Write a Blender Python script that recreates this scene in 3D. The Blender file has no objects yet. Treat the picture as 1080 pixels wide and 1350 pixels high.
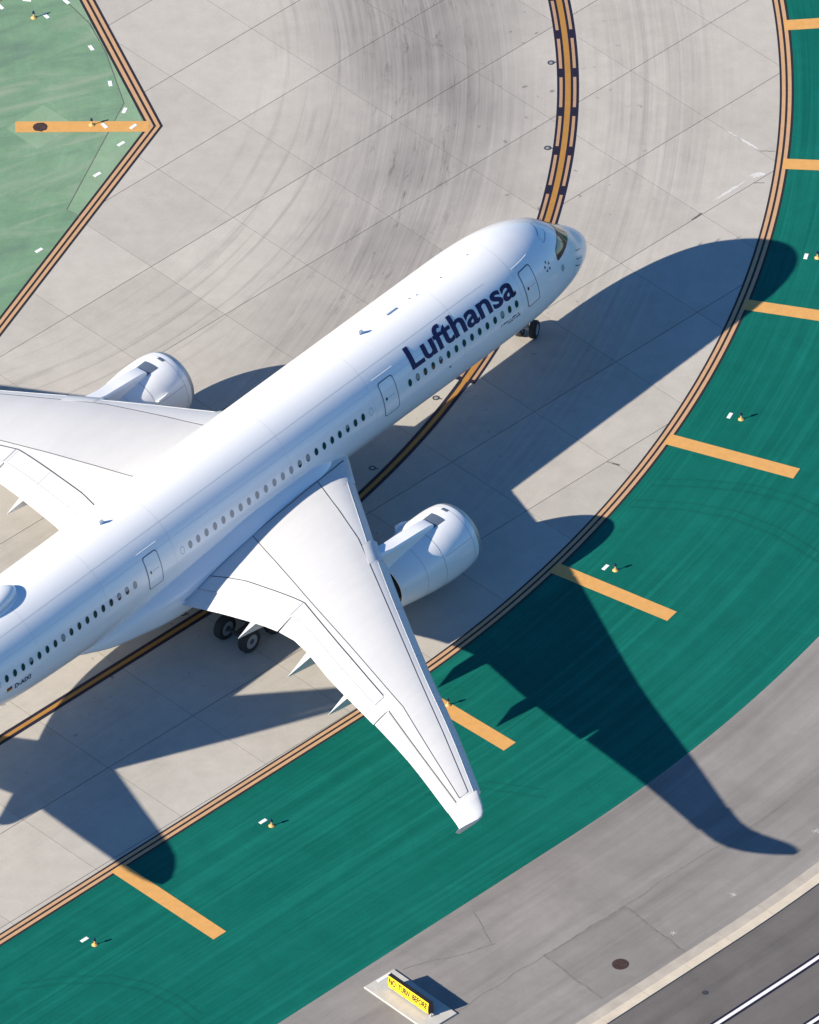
import bpy, bmesh, math, random
import numpy as np
from mathutils import Vector, Matrix
random.seed(7)
SC = bpy.context.scene
COL = SC.collection

# ------------------------------------------------------------------ camera
EL = math.radians(39.05); ROLL = math.radians(-2.257); PHI = math.radians(47.253)
PXM = 24.493; DIST = 1095.0                      # pixels per metre (1080 px wide picture), distance to the aim point
fw = Vector((0, math.cos(EL), -math.sin(EL)))
up0 = Vector((0, math.sin(EL), math.cos(EL))); rt0 = Vector((1, 0, 0))
rt = rt0 * math.cos(ROLL) + up0 * math.sin(ROLL)
up = up0 * math.cos(ROLL) - rt0 * math.sin(ROLL)
cam = bpy.data.cameras.new('camera')
cam.sensor_fit = 'HORIZONTAL'; cam.sensor_width = 36.0
cam.lens = 36.0 * PXM * DIST / 1080.0
cam.clip_start = 10; cam.clip_end = 8000
camo = bpy.data.objects.new('camera', cam); COL.objects.link(camo)
M = Matrix((rt, up, -fw)).transposed().to_4x4(); M.translation = -fw * DIST
camo.matrix_world = M
SC.camera = camo

# ------------------------------------------------------------------ sky, sun, exposure
SUN_EL = math.radians(25.5)
SUN_DIR = Vector((1.9043, 0.8776, -1.0)).normalized()     # the way the light travels
world = bpy.data.worlds.new('World'); SC.world = world; world.use_nodes = True
wn = world.node_tree
sky = wn.nodes.new('ShaderNodeTexSky'); sky.sky_type = 'NISHITA'; sky.sun_disc = False
sky.sun_elevation = SUN_EL; sky.sun_rotation = math.radians(245.2)
sky.air_density = 1.0; sky.dust_density = 0.1; sky.ozone_density = 6.5; sky.altitude = 50
hs = wn.nodes.new('ShaderNodeHueSaturation'); hs.inputs['Saturation'].default_value = 1.09
wn.links.new(sky.outputs[0], hs.inputs['Color'])
wn.links.new(hs.outputs[0], wn.nodes['Background'].inputs[0])
wn.nodes['Background'].inputs[1].default_value = 0.077
sl = bpy.data.lights.new('sun', 'SUN'); sl.energy = 5.0; sl.angle = math.radians(0.5); sl.color = (1.0, 0.905, 0.75)
slo = bpy.data.objects.new('sun', sl); COL.objects.link(slo)
slo.rotation_euler = SUN_DIR.to_track_quat('-Z', 'Y').to_euler(); slo.location = (-60, -30, 60)
vs = SC.view_settings
vs.view_transform = 'Standard'; vs.look = 'None'; vs.exposure = 1.03; vs.gamma = 1.0; vs.use_curve_mapping = False
SC.render.engine = 'CYCLES'
SC.cycles.max_bounces = 6; SC.cycles.use_denoising = True

# ------------------------------------------------------------------ helpers
def tag(o, label=None, cat=None, group=None, kind=None):
    if label: o['label'] = label
    if cat: o['category'] = cat
    if group: o['group'] = group
    if kind: o['kind'] = kind
    return o

def mesh(name, verts, faces, mat=None, parent=None, smooth=False, recalc=True, mats=None, fmat=None, angle=None):
    me = bpy.data.meshes.new(name)
    me.from_pydata([tuple(v) for v in verts], [], faces)
    if mats:
        for m in mats: me.materials.append(m)
        if fmat:
            for p, i in zip(me.polygons, fmat): p.material_index = i
    elif mat: me.materials.append(mat)
    if recalc:
        bm = bmesh.new(); bm.from_mesh(me)
        bmesh.ops.recalc_face_normals(bm, faces=bm.faces); bm.to_mesh(me); bm.free()
    if smooth:
        me.polygons.foreach_set('use_smooth', [True] * len(me.polygons))
        if angle: me.set_sharp_from_angle(angle=math.radians(angle))
    o = bpy.data.objects.new(name, me); COL.objects.link(o)
    if parent: o.parent = parent
    return o

def empty(name, loc=(0, 0, 0), rz=0, parent=None):
    o = bpy.data.objects.new(name, None); COL.objects.link(o)
    o.location = loc; o.rotation_euler = (0, 0, rz); o.empty_display_size = .3
    if parent: o.parent = parent
    return o

class MB:
    """collects verts and faces for one mesh"""
    def __init__(s): s.v = []; s.f = []; s.m = []
    def add(s, v, f, m=0):
        n = len(s.v); s.v += [tuple(p) for p in v]; s.f += [tuple(i + n for i in q) for q in f]; s.m += [m] * len(f); return s
    def box(s, a, b, m=0):
        (x0, y0, z0), (x1, y1, z1) = a, b
        return s.add([(x0,y0,z0),(x1,y0,z0),(x1,y1,z0),(x0,y1,z0),(x0,y0,z1),(x1,y0,z1),(x1,y1,z1),(x0,y1,z1)],
                     [(0,3,2,1),(4,5,6,7),(0,1,5,4),(1,2,6,5),(2,3,7,6),(3,0,4,7)], m)
    def loft(s, rings, cap=True, closed=True, m=0):
        n = len(rings[0]); v = [p for r in rings for p in r]; f = []
        for i in range(len(rings) - 1):
            for j in range(n if closed else n - 1):
                k = (j + 1) % n
                f.append((i*n+j, i*n+k, (i+1)*n+k, (i+1)*n+j))
        if cap and closed:
            f.append(tuple(reversed(range(n)))); f.append(tuple((len(rings)-1)*n + j for j in range(n)))
        return s.add(v, f, m)
    def tube(s, a, b, r0, r1=None, n=12, m=0):
        a = Vector(a); b = Vector(b); r1 = r0 if r1 is None else r1
        d = (b - a).normalized(); x = d.orthogonal().normalized(); y = d.cross(x)
        ring = lambda c, r: [c + x*r*math.cos(t) + y*r*math.sin(t) for t in [2*math.pi*k/n for k in range(n)]]
        return s.loft([ring(a, r0), ring(b, r1)], m=m)
    def lathe(s, prof, c, axis='y', n=28, m=0):
        """prof: list of (along, radius)"""
        rings = []
        for (t, r) in prof:
            ring = []
            for k in range(n):
                q = 2*math.pi*k/n; p, w = r*math.cos(q), r*math.sin(q)
                ring.append({'y': (c[0]+p, c[1]+t, c[2]+w), 'x': (c[0]+t, c[1]+p, c[2]+w), 'z': (c[0]+p, c[1]+w, c[2]+t)}[axis])
            rings.append(ring)
        return s.loft(rings, m=m)
    def build(s, name, mat=None, parent=None, **k):
        if isinstance(mat, (list, tuple)): return mesh(name, s.v, s.f, None, parent, mats=list(mat), fmat=s.m, **k)
        return mesh(name, s.v, s.f, mat, parent, **k)

def pchip(xs, ys):
    xs = np.array(xs, float); ys = np.array(ys, float); h = np.diff(xs); d = np.diff(ys)/h
    m = np.zeros(len(xs))
    for i in range(1, len(xs)-1):
        if d[i-1]*d[i] > 0:
            w1 = 2*h[i]+h[i-1]; w2 = h[i]+2*h[i-1]; m[i] = (w1+w2)/(w1/d[i-1]+w2/d[i])
    m[0] = d[0]*1.5; m[-1] = d[-1]
    def f(x):
        i = min(max(int(np.searchsorted(xs, x)-1), 0), len(h)-1); t = (x-xs[i])/h[i]
        return float((2*t**3-3*t*t+1)*ys[i]+(t**3-2*t*t+t)*h[i]*m[i]+(-2*t**3+3*t*t)*ys[i+1]+(t**3-t*t)*h[i]*m[i+1])
    return f

# ------------------------------------------------------------------ material helpers
class NT:
    def __init__(s, name):
        s.mat = bpy.data.materials.new(name); s.mat.use_nodes = True
        s.t = s.mat.node_tree; s.b = s.t.nodes['Principled BSDF']
    def n(s, typ, **kw):
        q = s.t.nodes.new(typ)
        for k, v in kw.items(): setattr(q, k, v)
        return q
    def link(s, a, b): s.t.links.new(a, b)
    def math(s, op, a, b=None, c=None, clamp=False):
        q = s.n('ShaderNodeMath', operation=op); q.use_clamp = clamp
        for i, x in enumerate((a, b, c)):
            if x is None: continue
            if isinstance(x, (int, float)): q.inputs[i].default_value = x
            else: s.link(x, q.inputs[i])
        return q.outputs[0]
    def noise(s, vec, scale, detail=3, rough=.55, dist=0):
        q = s.n('ShaderNodeTexNoise'); q.inputs['Scale'].default_value = scale; q.inputs['Detail'].default_value = detail
        q.inputs['Roughness'].default_value = rough; q.inputs['Distortion'].default_value = dist
        if vec is not None: s.link(vec, q.inputs['Vector'])
        return q.outputs['Fac']
    def ramp(s, fac, stops):
        q = s.n('ShaderNodeValToRGB'); e = q.color_ramp.elements
        while len(e) < len(stops): e.new(.5)
        for el, (p, c) in zip(e, stops):
            el.position = p; el.color = (*c, 1) if not isinstance(c, (int, float)) else (c, c, c, 1)
        s.link(fac, q.inputs[0]); return q.outputs[0]
    def mix(s, fac, a, b, blend='MIX'):
        q = s.n('ShaderNodeMix', data_type='RGBA', blend_type=blend)
        for i, x in ((0, fac), (6, a), (7, b)):
            if isinstance(x, (int, float)): q.inputs[i].default_value = x
            elif isinstance(x, tuple): q.inputs[i].default_value = (*x, 1)
            else: s.link(x, q.inputs[i])
        return q.outputs[2]
    def comb(s, x, y, z=0.0):
        q = s.n('ShaderNodeCombineXYZ')
        for i, v in enumerate((x, y, z)):
            if isinstance(v, (int, float)): q.inputs[i].default_value = v
            else: s.link(v, q.inputs[i])
        return q.outputs[0]
    def bump(s, h, strength=.2, dist=.01):
        q = s.n('ShaderNodeBump'); q.inputs['Strength'].default_value = strength; q.inputs['Distance'].default_value = dist
        s.link(h, q.inputs['Height']); s.link(q.outputs[0], s.b.inputs['Normal'])

def simple(name, col, rough=.5, metal=0, coat=0, var=.0, scale=3.0):
    m = NT(name); m.b.inputs['Roughness'].default_value = rough; m.b.inputs['Metallic'].default_value = metal
    m.b.inputs['Coat Weight'].default_value = coat; m.b.inputs['Coat Roughness'].default_value = .08
    if var:
        tc = m.n('ShaderNodeTexCoord'); nz = m.noise(tc.outputs['Object'], scale, 5, .6)
        lo = tuple(c*(1-var) for c in col); hi = tuple(min(1, c*(1+var)) for c in col)
        m.link(m.ramp(nz, [(.3, lo), (.7, hi)]), m.b.inputs['Base Color'])
    else: m.b.inputs['Base Color'].default_value = (*col, 1)
    return m.mat

# the turn that the taxiway follows: an arc, then a straight
CC = (-52.3, 38.55); RC = 62.0; TA = math.radians(-47.8)
TN = (math.cos(TA), math.sin(TA)); TT = (math.sin(TA), -math.cos(TA))      # outward normal and way on, at the end of the arc
def path(off, a):
    """point at distance off from the centre of the turn; a in degrees along the arc, past -47.8 the straight in arc-degrees of RC"""
    if a >= math.degrees(TA):
        q = math.radians(a); return (CC[0]+off*math.cos(q), CC[1]+off*math.sin(q))
    d = (TA - math.radians(a))*RC
    return (CC[0]+off*TN[0]+d*TT[0], CC[1]+off*TN[1]+d*TT[1])

def path_coords(m):
    """shader sockets (offset, along) of the same turn, from the position in the place"""
    g = m.n('ShaderNodeNewGeometry'); sep = m.n('ShaderNodeSeparateXYZ'); m.link(g.outputs['Position'], sep.inputs[0])
    dx = m.math('SUBTRACT', sep.outputs[0], CC[0]); dy = m.math('SUBTRACT', sep.outputs[1], CC[1])
    r = m.math('SQRT', m.math('ADD', m.math('MULTIPLY', dx, dx), m.math('MULTIPLY', dy, dy)))
    arc = m.math('MULTIPLY', m.math('SUBTRACT', TA, m.math('ARCTAN2', dy, dx)), RC)
    a = m.math('ADD', m.math('MULTIPLY', dx, TT[0]), m.math('MULTIPLY', dy, TT[1]))
    b = m.math('ADD', m.math('MULTIPLY', dx, TN[0]), m.math('MULTIPLY', dy, TN[1]))
    past = m.math('GREATER_THAN', a, 0.0)
    inv = m.math('SUBTRACT', 1.0, past)
    off = m.math('ADD', m.math('MULTIPLY', r, inv), m.math('MULTIPLY', b, past))
    al = m.math('ADD', m.math('MULTIPLY', arc, inv), m.math('MULTIPLY', a, past))
    return off, al, g.outputs['Position']

def band(m, x, c, w):
    """1 at x = c falling to 0 at c +- w"""
    d = m.math('ABSOLUTE', m.math('SUBTRACT', x, c))
    q = m.n('ShaderNodeMapRange', interpolation_type='SMOOTHSTEP'); m.link(d, q.inputs[0])
    q.inputs[1].default_value = w; q.inputs[2].default_value = 0; q.inputs[3].default_value = 0; q.inputs[4].default_value = 1
    return q.outputs[0]

def mat_concrete():
    m = NT('concrete'); off, al, pos = path_coords(m)
    oi = m.n('ShaderNodeObjectInfo')
    big = m.noise(pos, .11, 4, .6, .6); mid = m.noise(pos, .9, 6, .65); fine = m.noise(pos, 9, 5, .7)
    col = m.ramp(big, [(.3, (.405, .380, .345)), (.7, (.450, .424, .389))])
    slab = m.ramp(oi.outputs['Random'], [(0, (.93, .925, .92)), (1, (1.04, 1.035, 1.03))])
    col = m.mix(1.0, col, slab, 'MULTIPLY')
    col = m.mix(1.0, col, m.ramp(mid, [(.25, .90), (.75, 1.06)]), 'MULTIPLY')
    col = m.mix(1.0, col, m.ramp(fine, [(.25, .93), (.75, 1.05)]), 'MULTIPLY')
    # rubber laid down by turning wheels, in streaks along the turn
    st = m.noise(m.comb(m.math('MULTIPLY', off, 2.6), m.math('MULTIPLY', al, .035)), 1.0, 6, .72, .25)
    st2 = m.noise(m.comb(m.math('MULTIPLY', off, 9.0), m.math('MULTIPLY', al, .05), 4.0), 1.0, 3, .6)
    streak = m.math('ADD', m.math('MULTIPLY', m.ramp(st, [(.38, 0.0), (.66, 1.0)]), .75), m.math('MULTIPLY', m.ramp(st2, [(.48, 0.0), (.72, 1.0)]), .28))
    bands = m.math('ADD', m.math('MULTIPLY', band(m, off, 54.3, 8.5), 1.0), m.math('MULTIPLY', band(m, off, 67.0, 6.0), .55))
    bands = m.math('ADD', bands, .05)
    patchy = m.ramp(m.noise(pos, .16, 3, .5), [(.3, .45), (.65, 1.0)])
    # most of the rubber lies where aircraft enter the bend
    ent = m.n('ShaderNodeMapRange', interpolation_type='SMOOTHSTEP'); m.link(al, ent.inputs[0])
    ent.inputs[1].default_value = -8; ent.inputs[2].default_value = -52; ent.inputs[3].default_value = .42; ent.inputs[4].default_value = 1
    amt = m.math('MULTIPLY', m.math('MULTIPLY', m.math('MULTIPLY', streak, bands), patchy), m.math('MULTIPLY', ent.outputs[0], .85), clamp=True)
    haze = m.math('MULTIPLY', m.math('MULTIPLY', band(m, off, 54.5, 9.0), patchy), m.math('MULTIPLY', ent.outputs[0], .85), clamp=True)
    col = m.mix(haze, col, (.225, .214, .214))
    col = m.mix(amt, col, (.115, .108, .109))
    # old rubber patches, jagged along the way
    jag = m.noise(m.comb(m.math('MULTIPLY', off, 1.7), m.math('MULTIPLY', al, .28), 9.0), 1.0, 8, .80, .5)
    jm = m.math('MULTIPLY', m.ramp(jag, [(.55, 0.0), (.66, 1.0)]), m.math('MULTIPLY', m.math('MULTIPLY', band(m, off, 54.0, 5.5), ent.outputs[0]), .85), clamp=True)
    col = m.mix(jm, col, (.09, .083, .083))
    g2 = m.n('ShaderNodeSeparateXYZ'); m.link(pos, g2.inputs[0])
    ex = m.math('SUBTRACT', g2.outputs[0], -36.0); ey = m.math('SUBTRACT', g2.outputs[1], 41.0)
    r2 = m.math('SQRT', m.math('ADD', m.math('MULTIPLY', ex, ex), m.math('MULTIPLY', ey, ey))); a2 = m.math('ARCTAN2', ey, ex)
    t2 = m.noise(m.comb(m.math('MULTIPLY', r2, 2.1), m.math('MULTIPLY', a2, 1.3), 5.0), 1.0, 5, .7, .3)
    col = m.mix(m.math('MULTIPLY', m.math('MULTIPLY', m.ramp(t2, [(.53, 0.0), (.62, 1.0)]), band(m, r2, 33.5, 6.5)), .34), col, (.16, .15, .15))
    # oil drips
    sp = m.noise(pos, 1.45, 3, .55, .3); spm = m.math('MULTIPLY', m.ramp(sp, [(.675, 0.0), (.71, 1.0)]), m.math('ADD', band(m, off, 61.5, 9.0), .0))
    col = m.mix(m.math('MULTIPLY', spm, .62), col, (.09, .082, .08))
    m.link(col, m.b.inputs['Base Color']); m.b.inputs['Roughness'].default_value = .85
    m.b.inputs['Specular IOR Level'].default_value = .3
    m.bump(fine, .25, .01); return m.mat

def mat_green(name, c_lo, c_hi, streaky, fade=0.0):
    m = NT(name); off, al, pos = path_coords(m)
    big = m.noise(pos, .10, 4, .6, .4); fine = m.noise(pos, 7, 5, .7)
    col = m.ramp(big, [(.3, c_lo), (.7, c_hi)])
    st = m.noise(m.comb(m.math('MULTIPLY', off, 1.7), m.math('MULTIPLY', al, .03)), 1.0, 5, .7, .15)
    st2 = m.noise(m.comb(m.math('MULTIPLY', off, 7.0), m.math('MULTIPLY', al, .06), 2.0), 1.0, 4, .7)
    pale = tuple(min(1, k_ + c*1.22) for k_, c in zip((.003, .014, .013), c_hi))
    col = m.mix(m.math('MULTIPLY', m.ramp(st, [(.46, 0.0), (.70, 1.0)]), .62*streaky), col, pale)
    col = m.mix(m.math('MULTIPLY', m.ramp(st2, [(.53, 0.0), (.72, 1.0)]), .48*streaky), col, pale)
    col = m.mix(m.math('MULTIPLY', m.ramp(st2, [(.25, 1.0), (.45, 0.0)]), .45*streaky), col, tuple(c*.72 for c in c_lo))
    mot = m.noise(pos, .55, 6, .7, .6)
    col = m.mix(1.0, col, m.ramp(mot, [(.3, .90), (.7, 1.10)]), 'MULTIPLY')
    col = m.mix(1.0, col, m.ramp(fine, [(.2, .88), (.8, 1.10)]), 'MULTIPLY')
    if fade:
        wv = m.n('ShaderNodeVectorRotate', rotation_type='Z_AXIS'); m.link(pos, wv.inputs['Vector']); wv.inputs['Angle'].default_value = -.35
        sp = m.n('ShaderNodeSeparateXYZ'); m.link(wv.outputs[0], sp.inputs[0])
        w = m.noise(m.comb(m.math('MULTIPLY', sp.outputs[0], .10), m.math('MULTIPLY', sp.outputs[1], .42), 3.0), 1.0, 6, .62, .9)
        col = m.mix(m.math('MULTIPLY', m.ramp(w, [(.50, 0.0), (.72, 1.0)]), fade), col, (.285, .330, .255))
        col = m.mix(m.math('MULTIPLY', m.ramp(w, [(.28, 1.0), (.46, 0.0)]), fade*.9), col, (.110, .175, .140))
    m.link(col, m.b.inputs['Base Color']); m.b.inputs['Roughness'].default_value = .85
    m.b.inputs['Specular IOR Level'].default_value = .1
    m.bump(fine, .2, .008); return m.mat

def mat_asphalt(name, c, var=.16, seed=0.0):
    m = NT(name); off, al, pos = path_coords(m)
    big = m.noise(pos, .12, 5, .6, .8); mid = m.noise(pos, .8, 6, .65, .5); fine = m.noise(pos, 16, 4, .75)
    col = m.ramp(big, [(.3, tuple(x*(1-var) for x in c)), (.7, tuple(x*(1+var*.7) for x in c))])
    st = m.noise(m.comb(m.math('MULTIPLY', off, .75), m.math('MULTIPLY', al, .045), seed), 1.0, 6, .68, .35)
    col = m.mix(1.0, col, m.ramp(st, [(.30, .80), (.50, 1.0), (.72, 1.13)]), 'MULTIPLY')
    col = m.mix(1.0, col, m.ramp(mid, [(.25, .92), (.75, 1.07)]), 'MULTIPLY')
    col = m.mix(1.0, col, m.ramp(fine, [(.25, .86), (.75, 1.12)]), 'MULTIPLY')
    m.link(col, m.b.inputs['Base Color']); m.b.inputs['Roughness'].default_value = .9
    m.b.inputs['Specular IOR Level'].default_value = .25
    m.bump(fine, .35, .012); return m.mat

def mat_paint(name, c, wear=.25, worn=(.30, .27, .24)):
    m = NT(name); off, al, pos = path_coords(m)
    n1 = m.noise(pos, 2.2, 6, .7); n2 = m.noise(pos, 14, 4, .7)
    col = m.ramp(n1, [(.3, tuple(x*.9 for x in c)), (.7, tuple(min(1, x*1.06) for x in c))])
    st = m.noise(m.comb(m.math('MULTIPLY', off, 2.2), m.math('MULTIPLY', al, .25), 7.0), 1.0, 6, .75)
    col = m.mix(m.math('MULTIPLY', m.ramp(st, [(.52, 0.0), (.72, 1.0)]), wear), col, worn)
    col = m.mix(1.0, col, m.ramp(n2, [(.25, .94), (.75, 1.05)]), 'MULTIPLY')
    m.link(col, m.b.inputs['Base Color']); m.b.inputs['Roughness'].default_value = .65
    m.b.inputs['Specular IOR Level'].default_value = .3
    return m.mat

def mat_skin(name, c, rough=.3, coat=.25, dirt=.04):
    m = NT(name); tc = m.n('ShaderNodeTexCoord')
    mp = m.n('ShaderNodeMapping'); mp.inputs['Scale'].default_value = (.35, 1.6, 1.6); m.link(tc.outputs['Object'], mp.inputs[0])
    n = m.noise(mp.outputs[0], 1.0, 5, .65); n2 = m.noise(tc.outputs['Object'], 5, 5, .7)
    col = m.ramp(n, [(.3, tuple(x*(1-dirt) for x in c)), (.65, c)])
    col = m.mix(1.0, col, m.ramp(n2, [(.2, 1-dirt*.6), (.6, 1.0)]), 'MULTIPLY')
    m.link(col, m.b.inputs['Base Color'])
    m.b.inputs['Roughness'].default_value = rough
    m.b.inputs['Coat Weight'].default_value = coat; m.b.inputs['Coat Roughness'].default_value = .12
    return m.mat

X = {}
X['concrete'] = mat_concrete()
X['sealant'] = simple('joint_sealant', (.10, .095, .09), .9)
X['green'] = mat_green('green_paint', (.001, .097, .076), (.003, .111, .087), 1.25)
X['green_pale'] = mat_green('faded_green_paint', (.130, .238, .148), (.175, .285, .185), .25, .95)
X['green_strip'] = mat_green('pale_green_paint', (.185, .295, .190), (.215, .325, .215), .2, .3)
X['asphalt'] = mat_asphalt('asphalt', (.232, .216, .206))
X['asphalt_dark'] = mat_asphalt('road_asphalt', (.126, .117, .115), .14, 5.0)
X['asphalt_patch'] = mat_asphalt('patched_asphalt', (.203, .190, .182), .12, 11.0)
X['gutter'] = simple('shaded_gutter_concrete', (.39, .350, .30), .85, var=.12, scale=1.2)  # pan slopes away from the sun; its shade is put into the colour
X['kerb'] = simple('sunlit_kerb_concrete', (.50, .44, .355), .85, var=.10, scale=1.2)  # same concrete, lighter: sunlight on the rising slope put into the colour
X['pad'] = simple('pad_concrete', (.44, .425, .395), .85, var=.08, scale=2)
X['yel_edge'] = mat_paint('edge_yellow_paint', (.50, .30, .165), .22)
X['yel_bar'] = mat_paint('bar_yellow_paint', (.60, .318, .100), .30, (.46, .28, .13))
X['yel_mid'] = mat_paint('centre_yellow_paint', (.36, .18, .042), .30, (.18, .10, .05))
X['yel_dash'] = mat_paint('dash_yellow_paint', (.38, .235, .14), .3)
X['black_paint'] = mat_paint('black_paint', (.022, .018, .022), .15, (.07, .06, .06))
X['navy_paint'] = mat_paint('dark_border_paint', (.012, .010, .026), .10, (.05, .045, .05))
X['white_paint'] = mat_paint('white_paint', (.72, .71, .74), .15, (.45, .43, .43))
X['skin'] = mat_skin('white_aircraft_paint', (.87, .87, .87), .26, .5, .03)
X['wing'] = mat_skin('wing_white_paint', (.635, .635, .635), .42, .12, .05)
X['wing_grey'] = mat_skin('wing_grey_paint', (.565, .565, .57), .45, .0, .05)
X['seam'] = simple('dark_seam', (.05, .05, .06), .7)
X['seam_faint'] = simple('faint_seam', (.60, .61, .63), .5)
X['seam_root'] = simple('root_seal', (.10, .11, .14), .7)
X['seam_soft'] = simple('soft_seam', (.36, .38, .42), .6)
X['navy'] = simple('navy_lettering', (.004, .006, .075), .6)
X['glass'] = simple('dark_cabin_glass', (.014, .034, .044), .10, coat=.4)
X['shade'] = simple('window_with_shade', (.30, .30, .31), .3, coat=.4)
X['cockpit'] = simple('black_window_mask', (.008, .009, .010), .12, coat=.6)
X['pane'] = simple('cockpit_glass', (.020, .024, .022), .04, coat=.8)
X['lip'] = simple('bare_metal_lip', (.42, .425, .44), .42, .6)
X['duct'] = simple('dark_duct', (.03, .035, .045), .45)
X['hatch'] = simple('precooler_grille', (.12, .155, .21), .35, .2)
X['fan'] = simple('fan_titanium', (.12, .12, .13), .35, .8)
X['tyre'] = simple('tyre_rubber', (.018, .018, .02), .8, var=.2)
X['rim'] = simple('wheel_rim', (.30, .31, .33), .45, .3)
X['steel'] = simple('gear_steel', (.50, .51, .53), .4, .4)
X['gear_dark'] = simple('gear_dark_steel', (.06, .06, .07), .5, .3)
X['tailblue'] = simple('tail_navy_paint', (.006, .010, .06), .3, coat=.3)
X['german_black'] = simple('flag_black', (.01, .01, .01), .5)
X['german_red'] = simple('flag_red', (.55, .01, .01), .5)
X['german_gold'] = simple('flag_gold', (.75, .45, .02), .5)
X['sign_yellow'] = simple('sign_yellow', (.86, .56, .012), .4, var=.06)
X['sign_black'] = simple('sign_black', (.015, .015, .018), .5)
X['lamp_yellow'] = simple('light_base_yellow', (.62, .38, .13), .5, var=.15)
X['lamp_blue'] = simple('blue_light_lens', (.008, .015, .07), .15, coat=.4)
X['plate_white'] = simple('white_plate', (.72, .73, .74), .5, var=.12, scale=9)
X['rust'] = simple('rusty_iron', (.055, .030, .028), .8, .2, var=.5, scale=6)
X['chalk'] = simple('chalk_paint', (.42, .41, .41), .8, var=.2, scale=5)
X['crack'] = simple('sealed_crack', (.105, .10, .098), .8, var=.3, scale=4)
X['crack_soft'] = simple('worn_crack', (.168, .157, .150), .85, var=.25, scale=3)
X['tyre_mark'] = mat_green('scuffed_green_paint', (.0015, .087, .068), (.003, .099, .078), .8)
X['spall'] = simple('pale_mortar', (.53, .52, .505), .85, var=.12, scale=2)

# ------------------------------------------------------------------ ground sheets
def sheet(name, pts, z, mat, parent=None):
    return mesh(name, [(x, y, z) for x, y in pts], [tuple(range(len(pts)))], mat, parent, recalc=False)

def ribbon(name, o0, o1, a0, a1, z, mat, parent=None, step=.5, kind=None):
    """strip of constant width along the turn"""
    lo, hi = min(o0, o1), max(o0, o1); n = max(2, int(abs(a1-a0)/step)+1)
    v = []; f = []
    angs = [a0+(a1-a0)*i/n for i in range(n+1)]
    for a in angs:
        p = path(lo, a); q = path(hi, a); v += [(p[0], p[1], z), (q[0], q[1], z)]
    for i in range(n): f.append((2*i, 2*i+1, 2*i+3, 2*i+2))
    o = mesh(name, v, f, mat, parent)
    if o.data.polygons[0].normal.z < 0: o.data.flip_normals()
    return o

ground = sheet('ground', [(-2500, -2500), (2500, -2500), (2500, 2500), (-2500, 2500)], -.30, X['asphalt_dark'])
tag(ground, 'grey asphalt airfield ground', kind='structure')

# concrete taxiway: a bed of joint sealant with every slab laid on it
th = math.radians(41.57)
gn = (-math.sin(th), math.cos(th)); gt = (math.cos(th), math.sin(th))
AL = [-10.12-5.98*k for k in range(6, 0, -1)] + [-10.12, -4.4, 1.5, 7.55, 13.62, 19.63, 25.6, 31.68, 37.35, 43.2, 49.2, 55.2, 61.2, 67.2]
BL = [-1.55+6.1*k for k in range(-9, 11)]
def gp(b, a): return (gt[0]*b+gn[0]*a, gt[1]*b+gn[1]*a)
taxi = mesh('taxiway', [(-120, -75, -.018), (60, -75, -.018), (60, 110, -.018), (-120, 110, -.018)], [(0, 1, 2, 3)], X['concrete'])
bed = MB()
tag(taxi, 'pale concrete taxiway of large slabs curving under the airliner', kind='structure')

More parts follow.
